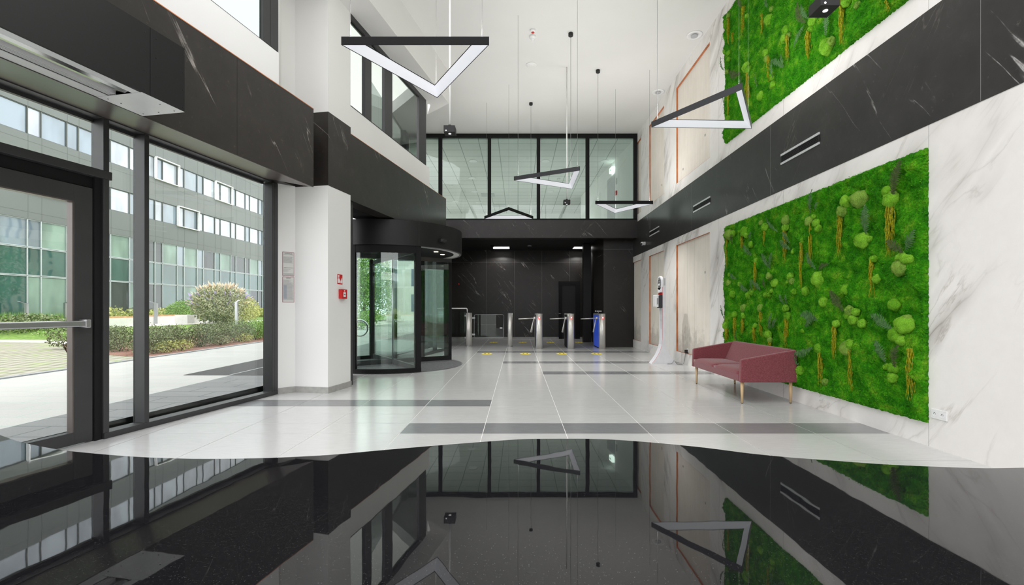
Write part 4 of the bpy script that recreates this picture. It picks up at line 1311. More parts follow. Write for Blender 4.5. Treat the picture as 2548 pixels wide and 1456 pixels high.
# ------------------------------------------------------------------ air curtain over the left door
def air_curtain():
    F1 = 4.008
    t = thing('air_curtain', 'long black air curtain box fixed over the left door', 'air curtain', tuple(L(2.5, .95, 2.8)))
    d0, d1, z0, z1 = .748, 1.16, 2.80, 3.315
    b = MB(); lprism(b, 0.6, 3.72, [(d1, z0), (d1, z1), (d0, z1), (d0, z1 - .02), (d1 - .02, z1 - .02), (d1 - .02, z0)])
    part('casing', b, M['black_metal'], t)
    b = MB(); lbox(b, 3.724, F1, d0, d1, z0, z1)
    part('end_casing', b, M['black_metal'], t, .001)
    b = MB()
    lprism(b, .6, 3.72, [(d1 - .02, z0), (d1 - .02, z0 + .004), (d1 - .09, z0 + .004), (d1 - .09, z0)])
    lprism(b, .6, 3.66, [(d0, z0), (d0, z0 + .004), (d0 + .10, z0 + .004), (d0 + .10, z0)])
    lbox(b, 3.66, F1, d0 + .002, d1 - .002, z0 - .003, z0 - .0005)
    part('underside', b, M['vent_alu'], t)
    b = MB()
    lprism(b, .6, 3.66, [(d1 - .085, z0 + .03), (d1 - .10, z0 + .012), (d1 - .15, z0 + .004), (d1 - .20, z0 + .012), (d1 - .225, z0 + .03), (d1 - .225, z0 + .04), (d1 - .085, z0 + .04)])
    part('air_baffle', b, M['chrome'], t)
    b = MB()
    for k in range(4):
        d = d0 + .115 + .018 * k
        lprism(b, .6, 3.66, [(d, z0 + .002), (d + .005, z0 + .002), (d + .012, z0 + .05), (d + .007, z0 + .05)])
    part('outlet_grille', b, M['vent_alu'], t)
    b = MB(); lbox(b, .6, 3.66, d0 + .1, d1 - .1, z0 + .09, z0 + .10)
    part('inner_panel', b, M['matt_black'], t)
    for F in (3.68, 3.77, F1 - .015):
        for z in (z0 + .03, z0 + .17, z0 + .31, z1 - .06):
            c = L(F, d1, z); b = MB(); b.cyl(c, c + NV * .003, .0045, n=8); part('screw', b, M['rubber'], t)
    for F, d in ((3.70, .80), (3.78, .82), (3.85, 1.1), (3.97, .80), (3.97, .95), (3.97, 1.1)):
        c = L(F, d, z0 - .0035); b = MB(); b.cyl(c, c - Vector((0, 0, .002)), .0045, n=8); part('screw', b, M['rubber'], t)
air_curtain()

# ------------------------------------------------------------------ pendant triangles
def pendant(V, zb, label, canopy_at=None, down=0, dark='black_metal', hh=.073, w=.080):
    V = [Vector((x, y, 0)) for x, y in V]
    a = (V[1] - V[2]).length; b = (V[0] - V[2]).length; c = (V[0] - V[1]).length
    I = (V[0] * a + V[1] * b + V[2] * c) / (a + b + c)
    area = abs((V[1] - V[0]).cross(V[2] - V[0]).z) / 2
    r = 2 * area / (a + b + c)
    def ins(k): return [I + (v - I) * (r - k) / r for v in V]
    t = thing('pendant_lamp', label, 'pendant lamp', tuple(I + Vector((0, 0, zb))), 'triangular pendant lamps')
    O = ins(0); N1 = ins(w); N2 = ins(w - .004); O2 = ins(.004)
    Z = lambda v, z: Vector((v.x, v.y, z))
    mb = MB()
    for i in range(3):
        j = (i + 1) % 3
        mb.quad(Z(O[i], zb), Z(O[j], zb), Z(O[j], zb + hh), Z(O[i], zb + hh))
        mb.quad(Z(O[i], zb + hh), Z(O[j], zb + hh), Z(N1[j], zb + hh), Z(N1[i], zb + hh))
        mb.quad(Z(N1[i], zb + hh), Z(N1[j], zb + hh), Z(N1[j], zb + hh - .006), Z(N1[i], zb + hh - .006))
        mb.quad(Z(N1[i], zb + hh - .006), Z(N1[j], zb + hh - .006), Z(N2[j], zb + hh - .006), Z(N2[i], zb + hh - .006))
        mb.quad(Z(O[i], zb), Z(O[j], zb), Z(O2[j], zb), Z(O2[i], zb))
        mb.quad(Z(O2[i], zb), Z(O2[j], zb), Z(O2[j], zb + .004), Z(O2[i], zb + .004))
    part('lamp_frame', mb, M[dark], t)
    mb = MB()
    for i in range(3):
        j = (i + 1) % 3
        mb.quad(Z(O2[i], zb + .004), Z(O2[j], zb + .004), Z(N2[j], zb + hh - .006), Z(N2[i], zb + hh - .006))
    part('diffuser', mb, M['lamp_diffuser'], t, label='white slanted diffuser')
    # glowing strip added on the upper side to brighten the ceiling
    mb = MB(); A = ins(.012); B = ins(w - .012)
    for i in range(3):
        j = (i + 1) % 3
        mb.quad(Z(A[i], zb + hh + .001), Z(A[j], zb + hh + .001), Z(B[j], zb + hh + .001), Z(B[i], zb + hh + .001))
    part('added_uplight_strip', mb, M['added_uplight'], t)
    if down:  # spot added in the open centre to brighten the floor
        sp = light('pendant_fill_spot', 'SPOT', (I.x, I.y, zb + .03), (0, 0, 0), down, (1, 0.985, 0.96), 0.02); sp.data.spot_size = math.radians(120); sp.data.spot_blend = 1.0
    Mid = ins(w * .45)
    for i in range(3):
        mb = MB(); p = Mid[i]
        power = (canopy_at == i)
        mb.cyl(Z(p, zb + hh), Z(p, ZC), .0032 if power else .0022, n=6)
        cb = part('suspension_cord', mb, M['wire'], t)
        mb = MB(); mb.cyl(Z(p, zb + hh), Z(p, zb + hh + .03), .006, n=8)
        part('cord_grip', mb, M['alu'], cb)
        if power:
            mb = MB(); mb.lathe((p.x, p.y), [(.045, ZC), (.045, ZC - .055), (.041, ZC - .06), (.001, ZC - .061)], 20)
            part('ceiling_canopy', mb, M['rubber'], t, label='black ceiling canopy')
ZP = 3.492
pendant([(-1.537, 4.052), (-.2515, 4.052), (-.879, 5.073)], ZP, 'black triangular pendant lamp hanging nearest, in front of the left column', down=35, dark='matt_black')
pendant([(1.687, 5.90), (2.343, 4.874), (2.977, 5.938)], ZP, 'dark grey triangular pendant lamp hanging before the upper moss panel', dark='lamp_graphite')
pendant([(-.075, 8.34), (1.030, 7.74), (1.040, 8.94)], ZP, 'dark grey triangular pendant lamp hanging in the middle of the hall', canopy_at=2, down=90, dark='lamp_graphite')
pendant([(-.863, 11.92), (.39, 11.92), (-.215, 10.85)], ZP, 'triangular pendant lamp pointing at the viewer, low before the back glazing', canopy_at=1, down=75, dark='matt_black')
pendant([(1.692, 10.22), (2.961, 10.22), (2.33, 11.21)], ZP, 'black triangular pendant lamp hanging by the right wall before the back glazing', canopy_at=0, down=75, dark='matt_black')

# sensor boxes on white drop rods
def sensor(x, y, z, label):
    t = thing('ceiling_sensor', label, 'sensor', (x, y, z), 'black sensor boxes on rods')
    b = MB(); b.cyl((x, y, z + .10), (x, y, ZC), .014, n=12); part('drop_rod', b, M['pole_white'], t)
    b = MB(); b.cyl((x, y, z + .085), (x, y, z + .11), .022, n=12); part('rod_socket', b, M['rubber'], t)
    b = MB(); b.box(x - .072, x + .072, y - .06, y + .09, z, z + .088); bb = part('housing', b, M['rubber'], t, .004)
    b = MB(); b.cyl((x, y, z), (x, y, z - .004), .018, n=14); b.cyl((x - .04, y, z + .02), (x - .04, y - .062, z + .02), .008, n=10)
    part('lens', b, M['white_led'], t)
sensor(-.885, 6.05, 3.47, 'black sensor box on a white rod left, behind the nearest pendant')
sensor(1.06, 10.14, 3.47, 'black sensor box on a white rod before the back glazing')
sensor(2.34, 3.55, 3.47, 'black sensor box at the top edge before the upper moss panel')

# ceiling fittings
def ceil(x, y, prof, mat, name, label, cat, extra=None):
    t = thing(name, label, cat, (x, y, ZC))
    b = MB(); b.lathe((x, y), [(r, ZC - z) for r, z in prof], 28); part('body', b, mat, t)
    if extra:
        b = MB(); b.lathe((x, y), [(r, ZC - z) for r, z in extra[0]], 28); part(extra[1], b, extra[2], t)
for x, y, lab in ((3.38, 8.94, 'round white air valve in the ceiling, nearer the viewer by the right wall'), (3.39, 11.29, 'round white air valve in the ceiling, farther down the right wall')):
    ceil(x, y, [(.15, 0), (.15, .012), (.12, .02), (.10, .005), (.001, .004)], M['white_plastic'], 'air_valve', lab, 'air valve', ([(.06, .005), (.065, .03), (.045, .038), (.001, .03)], 'valve_cone', M['grey_plastic']))
ceil(.285, 10.03, [(.115, 0), (.115, .012), (.10, .018), (.001, .018)], M['white_plastic'], 'ceiling_speaker', 'flat white disc in the hall ceiling', 'ceiling speaker', ([(.095, .018), (.09, .021), (.001, .021)], 'grille', M['paint']))
ceil(.28, 8.78, [(.055, 0), (.055, .03), (.04, .045), (.001, .046)], M['white_plastic'], 'alarm_indicator', 'small white ceiling unit with a red lens', 'alarm indicator', ([(.03, .046), (.028, .056), (.001, .058)], 'lens', M['red_paint']))
ceil(.28, 8.98, [(.065, 0), (.065, .03), (.05, .035), (.03, .06), (.012, .10), (.001, .11)], M['white_plastic'], 'smoke_detector', 'white cone-shaped smoke detector in the hall ceiling', 'smoke detector', ([(.045, .036), (.032, .058), (.03, .058), (.028, .03)], 'sensor_ring', M['grey_plastic']))

# ------------------------------------------------------------------ vents, camera and sockets on the right wall
def vent(y0, y1, z0, z1, label):
    t = thing('wall_vent', label, 'vent', (XW, (y0 + y1) / 2, z0), 'linear vents in the dark band')
    x = XW - .004
    b = MB(); b.box(x - .012, x - .001, y0, y1, z1 - .028, z1); b.box(x - .012, x - .001, y0, y1, z0, z0 + .028)
    part('frame', b, M['vent_alu'], t)
    b = MB(); b.box(x - .008, x - .001, y0, y0 + .02, z0 + .028, z1 - .028); b.box(x - .008, x - .001, y1 - .02, y1, z0 + .028, z1 - .028); b.box(x - .008, x - .001, (y0 + y1) / 2 - .015, (y0 + y1) / 2 + .015, z0 + .028, z1 - .028)
    part('divider', b, M['rubber'], t)
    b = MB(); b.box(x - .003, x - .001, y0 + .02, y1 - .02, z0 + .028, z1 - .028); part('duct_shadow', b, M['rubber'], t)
    b = MB()
    n = 5; h = (z1 - z0 - .056)
    for k in range(n):
        z = z0 + .028 + h * (k + .5) / n
        b.prism([(x - .010, y0 + .02, z - .002), (x - .003, y0 + .02, z + .004), (x - .003, y0 + .02, z + .0055), (x - .010, y0 + .02, z)], (0, y1 - y0 - .04, 0))
    part('slats', b, M['frame_metal'], t)
vent(5.517, 6.325, 3.147, 3.292, 'long metal-edged vent in the dark band, nearest the viewer')
vent(8.66, 9.49, 3.147, 3.292, 'long metal-edged vent in the dark band, middle of the three')
vent(11.8, 12.65, 3.147, 3.292, 'long metal-edged vent in the dark band, farthest of the three')
t = thing('security_camera', 'small white security camera on the dark band near the back corner', 'camera', (XW, 13.1, 3.0))
b = MB(); b.cyl((XW - .005, 13.1, 3.03), (XW - .03, 13.1, 3.03), .05, n=16); part('mount', b, M['white_plastic'], t)
b = MB(); b.cyl((XW - .03, 13.1, 3.03), (XW - .10, 13.05, 3.02), .045, n=16); b.sphere((XW - .10, 13.05, 3.02), .05, .05, .05); part('housing', b, M['white_plastic'], t)
b = MB(); b.sphere((XW - .13, 13.02, 3.005), .03, .03, .03, 12, 8); part('lens', b, M['rubber'], t)

def socket(y, z, n, label, x=XW):
    t = thing('wall_socket', label, 'socket', (x, y, z))
    w = .076 * n
    b = MB(); b.box(x - .011, x - .0005, y - w / 2, y + w / 2, z - .041, z + .041); part('plate', b, M['white_plastic'], t, .003)
    for k in range(n):
        yc = y + (k - (n - 1) / 2) * .071
        b = MB(); pr = []
        m_ = 24
        pts = []
        for r, xx in ((.027, x - .0115), (.024, x - .0125), (.0215, x - .0118), (.020, x - .0113)):
            pts.append([(xx, yc + r * math.cos(2 * math.pi * i / m_), z + r * math.sin(2 * math.pi * i / m_)) for i in range(m_)])
        fl = [p for ring in pts for p in ring]
        b.add(fl, [(a * m_ + i, a * m_ + (i + 1) % m_, (a + 1) * m_ + (i + 1) % m_, (a + 1) * m_ + i) for a in range(3) for i in range(m_)] + [tuple(3 * m_ + i for i in range(m_))], 0, False)
        sk = part('socket_well', b, M['white_plastic'], t)
        b = MB(); b.cyl((x - .0112, yc - .009, z), (x - .0122, yc - .009, z), .0026, n=8); b.cyl((x - .0112, yc + .009, z), (x - .0122, yc + .009, z), .0026, n=8); b.cyl((x - .0112, yc, z + .010), (x - .017, yc, z + .010), .0026, n=8)
        part('pin_hole', b, M['rubber'], sk)
socket(3.955, .30, 2, 'double white wall socket beside the lower moss panel')
socket(9.91, .315, 1, 'single wall socket low in the concrete field, with a plug in it', XW + .035)
t = thing('plug_adapter', 'black plug with its thin lead in the low socket', 'plug', (XW, 9.90, .29))
b = MB(); b.box(XW - .035, XW + .022, 9.875, 9.925, .255, .325); part('adapter', b, M['rubber'], t, .006)
b = MB(); b.tube([(XW - .02, 9.9, .26), (XW - .03, 9.9, .18), (XW - .05, 9.88, .09), (XW - .06, 9.9, .03), (XW - .09, 9.95, .006), (XW - .16, 9.98, .006), (XW - .2, 10.02, .05), (XW - .22, 10.03, .09), (XW - .24, 10.05, .03), (XW - .27, 10.08, .006), (XW - .34, 10.1, .006)], .0035, 6)
part('lead', b, M['rubber'], t)

# ------------------------------------------------------------------ hand sanitiser stand
def stand():
    y0, y1 = 10.10, 10.36
    t = thing('sanitiser_stand', 'white flared hand sanitiser stand with a black disc emblem by the right wall', 'hand sanitiser stand', (3.17, 10.22, 0))
    # side profile: narrow shaft flaring to the floor
    def fl(z): return .235 * max(0.0, 1 - z / .56) ** 2.2
    zs = [0, .01, .04, .08, .12, .18, .25, .33, .42, .56, .9, 1.3, 1.7]
    left = [(3.135 - fl(z), z) for z in zs]; right = [(3.205 + fl(z), z) for z in zs]
    poly = left + right[::-1]
    b = MB(); b.prism([(x, y0 + .012, z) for x, z in poly], (0, y1 - y0 - .024, 0))
    part('shaft', b, M['white_lacquer'], t)
    b = MB(); b.prism([(x + (.004 if i < len(left) else -.004), y0, z) for i, (x, z) in enumerate(poly)], (0, .012, 0))
    part('side_panel', b, plain('stand_side_grey', (0.66, 0.66, 0.69), 0.35), t, label='light grey side panel')
    # thin red piping along the front edge
    b = MB(); b.tube([(x - .0005, y0 + .014, z) for x, z in left if z > .005] , .003, 6)
    part('red_piping', b, M['red_paint'], t)
    # round head facing the room
    c = Vector((3.13, (y0 + y1) / 2, 1.76)); n_ = 40
    def ring(r, x): return [(x, c.y + r * math.cos(2 * math.pi * i / n_), c.z + r * math.sin(2 * math.pi * i / n_)) for i in range(n_)]
    b = MB(); b.prism(ring(.152, 3.10), (.045, 0, 0)); b.box(3.10, 3.145, y0 + .02, y1 - .02, 1.56, 1.66)
    part('head', b, M['white_lacquer'], t)
    b = MB(); b.box(3.15, 3.205, y0 + .03, y1 - .06, 1.70, 1.86); b.prism([(3.15, y0 + .1, 1.86), (3.205, y0 + .1, 1.86), (3.205, y0 + .1, 1.70), (3.15, y0 + .1, 1.70)], (0, .05, 0))
    part('head_back', b, M['grey_plastic'], t)
    def annulus(r0, r1, x0, x1, mat, nm):
        b = MB(); A = ring(r0, x0); B = ring(r1, x0)
        b.add(A + B, [(i, (i + 1) % n_, n_ + (i + 1) % n_, n_ + i) for i in range(n_)])
        part(nm, b, mat, t)
    b = MB(); b.prism(ring(.118, 3.0965), (.004, 0, 0)); em = part('emblem', b, M['ink'], t, label='black round emblem')
    b = MB()
    A = ring(.100, 3.0955); B = ring(.090, 3.0955)
    b.add(A + B, [(i, (i + 1) % n_, n_ + (i + 1) % n_, n_ + i) for i in range(n_)])
    # cupped hand and falling drop
    hx = 3.0952
    def pl(pts): b.prism([(hx, c.y - p, c.z + q) for p, q in pts], (-.001, 0, 0))
    pl([(-.055, -.045), (-.02, -.062), (.03, -.055), (.065, -.02), (.058, -.008), (.02, -.030), (.0, -.020), (.02, -.008), (.012, .002), (-.03, -.012), (-.055, -.02)])
    pl([(0, .06), (.016, .032), (.016, .018), (.006, .010), (-.006, .010), (-.016, .018), (-.016, .032)])
    part('pictogram', b, M['white_plastic'], em)
    b = MB(); b.box(3.118, 3.134, y0 + .004, y1 - .004, 1.50, 1.545)
    part('red_band', b, M['red_paint'], t)
    # dispenser
    b = MB(); b.box(3.085, 3.134, y0 + .03, y1 - .02, 1.21, 1.50); part('dispenser_back', b, M['ink'], t, .004)
    b = MB(); b.box(2.99, 3.085, y0 + .035, y1 - .025, 1.235, 1.495); d_ = part('dispenser', b, M['white_plastic'], t, .012)
    b = MB(); b.box(3.02, 3.05, y0 + .033, y0 + .0345, 1.29, 1.43); part('level_window', b, M['ink_grey'], d_)
    b = MB(); b.box(3.055, 3.135, y0 + .01, y0 + .03, 1.22, 1.49); part('dispenser_cheek', b, M['ink'], t)
    for z in (1.07, .92):
        b = MB(); b.box(3.1335, 3.136, y0 + .05, y1 - .06, z, z + .05); part('info_label', b, M['pole_white'], t)
stand()

# ------------------------------------------------------------------ notices on the column
def poster(z0, z1, title, rows, label, L=L, blue=False):
    A = L(6.54, 0.0); B = L(6.72, 0.135)
    W_ = (B - A).length; u_ = (B - A).normalized(); n_ = Vector((u_.y, -u_.x, 0))
    def L(F, d=0.0, z=0.0): return A + u_ * F + n_ * d + Vector((0, 0, z))
    def lbox(mb, F0, F1, d0, d1, z0, z1): return mb.prism([L(F0, d0, z0), L(F1, d0, z0), L(F1, d1, z0), L(F0, d1, z0)], (0, 0, z1 - z0))
    F0, F1 = W_ * .25, W_ * .93
    d = 0.001
    t = thing('wall_notice', label, 'notice', tuple(L((F0 + F1) / 2, d, z0)))
    b = MB(); lbox(b, F0, F1, d, d + .004, z0, z1); part('edge', b, M['paper_edge'], t)
    b = MB(); lbox(b, F0 + .005, F1 - .005, d + .004, d + .0055, z0 + .005, z1 - .005); sh = part('sheet', b, M['paper'], t)
    ux = u_; uz = Vector((0, 0, 1))
    b = MB()
    for size, txt, z in title:
        q = text_mb(txt, size, L((F0 + F1) / 2, d + .0065, z), ux, uz, .001)
        b.add(q.v, q.f)
    part('heading', b, M['ink'], sh)
    b = MB(); rnd = random.Random(len(rows) + int(z0 * 10))
    for z, a, c_ in rows:
        lbox(b, F0 + .010 + a, F1 - .010 - .7 * c_ * rnd.random(), d + .0055, d + .0065, z, z + .0038)
    part('print_lines', b, M['ink_grey'], sh)
    if blue:
        b = MB(); lbox(b, F0 + .015, F0 + .055, d + .0055, d + .0062, z0 + .05, z1 - .12); part('blue_field', b, M['ink_blue'], sh)
ztop = 1.2 + (768 - 624) * 6.47 / 1160; zmid = 1.2 + (768 - 686) * 6.47 / 1160; zlo = 1.2 + (768 - 752) * 6.47 / 1160
rows = [(zmid + .33 - .0085 * k, 0, .02) for k in range(0, 5)] + [(zmid + .275 - .0085 * k, 0, .03) for k in range(0, 11)] + [(zmid + .10 - .012 * k, 0, .15) for k in range(0, 4)] + [(zmid + .04 - .0085 * k, 0, .005) for k in range(0, 4)]
rows = [r_ for r_ in rows if r_[0] < ztop - .05]
poster(zmid + .006, ztop, [(.018, 'INSTRUKCJA', ztop - .028), (.0068, 'POSTĘPOWANIA NA WYPADEK POŻARU', ztop - .040), (.011, 'TELEFONY ALARMOWE', zmid + .118)], rows, 'upper of the two framed notices on the wall left of the column')
rows = [(zmid - .055 - .0085 * k, 0.0, .10 if k < 6 else .02) for k in range(0, 34) if zmid - .055 - .0085 * k > zlo + .02]
poster(zlo, zmid - .006, [(.010, 'INSTRUKCJA', zmid - .024), (.008, 'ALARMOWANIA', zmid - .036)], rows, 'lower of the two framed notices on the wall left of the column', blue=True)

# fire call point sign and button on the column side
def FXc(px, d):
    k = (px - 1289) / 1160
    return (4.614 - 1.018 * d) / (0.1907 - k) + 0.1873 * d
def fire():
    d = .655
    F0, F1 = FXc(839.3, d), FXc(851.6, d)
    yy = L((F0 + F1) / 2, d).y
    z1 = 1.2 + (768 - 683) * yy / 1160; z0 = 1.2 + (768 - 707.5) * yy / 1160
    t = thing('fire_sign', 'square red sign with a white hand and flames on the column', 'sign', tuple(L((F0 + F1) / 2, d, z0)))
    b = MB(); lbox(b, F0, F1, d, d + .003, z0, z1); part('plate', b, M['red_paint'], t)
    b = MB(); H = z1 - z0; Wd = F1 - F0
    def pl(pts):
        b.prism([L(F0 + Wd * p, d + .0032, z0 + H * q) for p, q in pts], NV * .0015)
    pl([(.10, .12), (.42, .12), (.50, .28), (.46, .46), (.34, .56), (.30, .72), (.36, .80), (.36, .92), (.14, .92), (.12, .80), (.20, .72), (.18, .56), (.08, .46)])
    for x_, h_ in ((.62, .45), (.74, .62), (.86, .70)):
        pl([(x_ - .04, .10), (x_ + .05, .10), (x_ + .07, .30), (x_ + .05, h_ - .12), (x_ + .02, h_), (x_ - .02, h_ - .2), (x_ - .06, .28)])
    part('pictogram', b, M['white_plastic'], t)
    F0, F1 = FXc(842.5, d), FXc(856.5, d)
    z1 = 1.2 + (768 - 720) * yy / 1160; z0 = 1.2 + (768 - 743.5) * yy / 1160
    t = thing('fire_call_point', 'red fire alarm call point box on the column below the red sign', 'fire alarm button', tuple(L((F0 + F1) / 2, d, z0)))
    b = MB(); lbox(b, F0, F1, d, d + .05, z0, z1); part('housing', b, M['red_paint'], t, .004)
    Wd = F1 - F0; H = z1 - z0
    b = MB(); lbox(b, F0 + Wd * .32, F0 + Wd * .72, d + .05, d + .0515, z0 + H * .2, z0 + H * .7); lbox(b, F0 + Wd * .45, F0 + Wd * .6, d + .05, d + .0515, z0 + H * .78, z0 + H * .9); w_ = part('press_field', b, M['white_plastic'], t)
    b = MB(); c = L(F0 + Wd * .52, d + .0515, z0 + H * .45); b.cyl(c, c + NV * .002, .010, n=14); lbox(b, F0 + Wd * .36, F0 + Wd * .68, d + .0515, d + .0525, z0 + H * .43, z0 + H * .47); part('press_mark', b, M['ink'], w_)
fire()
# ------------------------------------------------------------------ moss panels
def moss_panel(y0, y1, z0, z1, seed, label, C, T, Fr, extra):
    rnd = random.Random(seed)
    t = thing('moss_panel', label, 'moss panel', (XW, (y0 + y1) / 2, z0))
    # bed: displaced grid, cushiony at several sizes
    st = .0135
    ny = int((y1 - y0) / st); nz = int((z1 - z0) / st)
    pts = []; fs = []
    def height(y, z):
        p = Vector((y * 1.0 + seed, z * 1.0, 0.0))
        v1 = noise.voronoi(p * 4.2, distance_metric='DISTANCE')[0]
        v2 = noise.voronoi(p * 13.0 + Vector((3, 1, 0)), distance_metric='DISTANCE')[0]
        h = .042 * (1 - min(1, v1[0] * 1.4) ** 2) + .016 * (1 - min(1, v2[0] * 1.4) ** 2)
        h += .022 * noise.fractal(p * 9.0, 1.0, 2.2, 5) + .020 * noise.noise(p * 2.1)
        return h
    for i in range(ny + 1):
        for k in range(nz + 1):
            y = y0 + (y1 - y0) * i / ny; z = z0 + (z1 - z0) * k / nz
            e = min(i, ny - i, k, nz - k)
            h = .018 + height(y, z) * min(1, .35 + e * .22)
            jy = rnd.uniform(-.005, .005); jz = rnd.uniform(-.005, .005)
            if e == 0: h = rnd.uniform(0.0, .02) ; jy *= 1.6; jz *= 1.6
            pts.append((XW - .012 - h, y + jy, z + jz))
    for i in range(ny):
        for k in range(nz):
            a = i * (nz + 1) + k
            fs.append((a, a + nz + 1, a + nz + 2, a + 1))
    mb = MB(); mb.add(pts, fs, 0, False)
    # closing skirt towards the wall
    rim = [i * (nz + 1) for i in range(ny + 1)] + [ny * (nz + 1) + k for k in range(1, nz + 1)] + [i * (nz + 1) + nz for i in range(ny - 1, -1, -1)] + [k for k in range(nz - 1, 0, -1)]
    o = len(mb.v); mb.v += [(XW, mb.v[i][1], mb.v[i][2]) for i in rim]; n = len(rim)
    for s in range(n):
        mb.f.append((rim[s], rim[(s + 1) % n], o + (s + 1) % n, o + s)); mb.m.append(0); mb.smooth.append(False)
    # loose sprigs catching the light
    for _ in range(42000):
        y = rnd.uniform(y0 + .01, y1 - .01); z = rnd.uniform(z0 + .01, z1 - .01)
        x = XW - .03 - height(y, z)
        a = rnd.uniform(0, 6.28); l = rnd.uniform(.004, .010); w = l * .6
        dy, dz = math.cos(a), math.sin(a)
        tip = (x - rnd.uniform(.003, .012), y + dy * l, z + dz * l)
        mb.add([(x + .004, y - dz * w, z + dy * w), (x + .004, y + dz * w, z - dy * w), tip], [(0, 1, 2)], 1)
    part('moss_bed', mb, [M['moss'], M['moss_tips']], t)
    # ball moss cushions
    for q, (y, z, r) in enumerate(C):
        r = max(r * 1.3, .036)
        b = MB(); nu, nv = 26, 16
        pts = []; fs = []
        cx = XW - .055
        off = Vector((q * 3.1 + seed, 0, 0))
        sy = rnd.uniform(.85, 1.1)
        for j in range(nv + 1):
            ph = math.pi * j / nv
            for i in range(nu):
                th = 2 * math.pi * i / nu
                dvec = Vector((math.cos(ph), math.sin(ph) * math.cos(th), math.sin(ph) * math.sin(th)))
                lump = noise.voronoi(dvec * 1.3 + off, distance_metric='DISTANCE')[0][0]
                k = 1 + .34 * (0.5 - lump) + .05 * noise.noise(dvec * 7 + off)
                v = dvec * r * k
                pts.append((cx - max(-.02, v.x * .85), y + v.y * sy, z + v.z))
        for j in range(nv):
            for i in range(nu):
                fs.append((j * nu + i, (j + 1) * nu + i, (j + 1) * nu + (i + 1) % nu, j * nu + (i + 1) % nu))
        b.add(pts, fs, 0, True)
        # fuzzy surface of short bristles
        for _ in range(int(130 + r * 2500)):
            dv = Vector((-abs(rnd.gauss(0, 1)), rnd.gauss(0, 1), rnd.gauss(0, 1))).normalized()
            pnt = Vector((cx, y, z)) + Vector((dv.x * .85, dv.y * sy, dv.z)) * r * 1.0
            sd = dv.orthogonal().normalized() * .0035
            b.add([pnt - sd - dv * .006, pnt + sd - dv * .006, pnt + dv * rnd.uniform(.004, .009)], [(0, 1, 2)])
        part('moss_cushion', b, M[('cushion_a', 'cushion_b', 'cushion_a', 'cushion_c')[(q * 7 + seed) % 4]], t)
    # hanging amaranth tassels
    for q, (y, za, zb_, w) in enumerate(T):
        b = MB(); ns = max(12, int(w / .0026))
        for s in range(ns):
            yo = rnd.uniform(-.5, .5) * w; L_ = (za - zb_) * (rnd.uniform(.55, 1.0) if s else 1.0)
            n = max(8, int(L_ / .022)); path = []; rad = []
            px_ = XW - .055 - rnd.uniform(.0, .035)
            ph = rnd.uniform(0, 6)
            for i in range(n + 1):
                f = i / n
                path.append((px_ + .006 * math.sin(ph + f * 9), y + yo * (0.35 + .75 * math.sin(min(1, f * 1.6) * 1.57) - .45 * f * f) + .007 * math.sin(ph + f * 13 + s), za + .02 - f * (L_ + .02)))
                rad.append((.0036 + .0020 * math.sin(i * 2.4 + ph)) * (1 - .6 * f))
            b.tube(path, rad, 5)
        part('hanging_tassel', b, M['tassel'], t)
    # fern fronds
    for q, (ya, za, yb, zb_, w) in enumerate(Fr):
        b = MB()
        p0 = Vector((XW - .085, ya, za)); p1 = Vector((XW - .115, yb, zb_))
        ax = p1 - p0; ln = ax.length; side = Vector((1, 0, 0)).cross(ax).normalized()
        bend = rnd.uniform(-.12, .12) * ln
        n = max(12, int(ln / .0175)); path = []
        for i in range(n + 1):
            f = i / n
            path.append(p0 + ax * f + side * bend * math.sin(f * math.pi) + Vector((-.02 * math.sin(f * 3.0), 0, 0)))
        b.tube(path, [.0028 * (1 - .7 * i / n) for i in range(n + 1)], 5)
        for i in range(1, n):
            f = i / n
            d = (path[i + 1] - path[i - 1]).normalized(); sd = Vector((1, 0, 0)).cross(d).normalized()
            half = w * .82 * (math.sin(min(1, f * 1.25 + .12) * math.pi * .5) if f < .5 else 1) * (1 - max(0, f - .35) / .68) ** .8
            for sg in (-1, 1):
                tip = path[i] + sd * sg * half + d * half * .38 + Vector((rnd.uniform(-.004, .012), 0, 0))
                wd = ln / n * .44
                mid = path[i] * .5 + tip * .5 + Vector((-.004, 0, 0))
                b.add([path[i] - d * wd, mid - d * wd * .9, tip, mid + d * wd * .9, path[i] + d * wd], [(0, 1, 3, 4), (1, 2, 3)])
        part('fern_frond', b, M['frond'] if q % 5 else M['frond_dark'], t)
    return t
moss_panel(4.062, 7.99, .205, 2.60, 3, 'lower green moss panel with ferns on the white marble wall behind the sofa', CUSHIONS_LOW, TASSELS_LOW, FRONDS_LOW, 0)
# the upper panel runs on towards the viewer out of the frame
rn = random.Random(5)
exC = [(rn.uniform(4.2, 5.4), rn.uniform(4.8, 6.1), rn.uniform(.04, .09)) for _ in range(10)]
exT = [(y, z - .06, z - rn.uniform(.3, .6), .06) for y, z, r in exC[:5]]
moss_panel(4.062, 7.99, 4.025, 6.21, 11, 'upper green moss panel with ferns above the dark marble band', CUSHIONS_HIGH + exC, TASSELS_HIGH + exT, FRONDS_HIGH, 0)

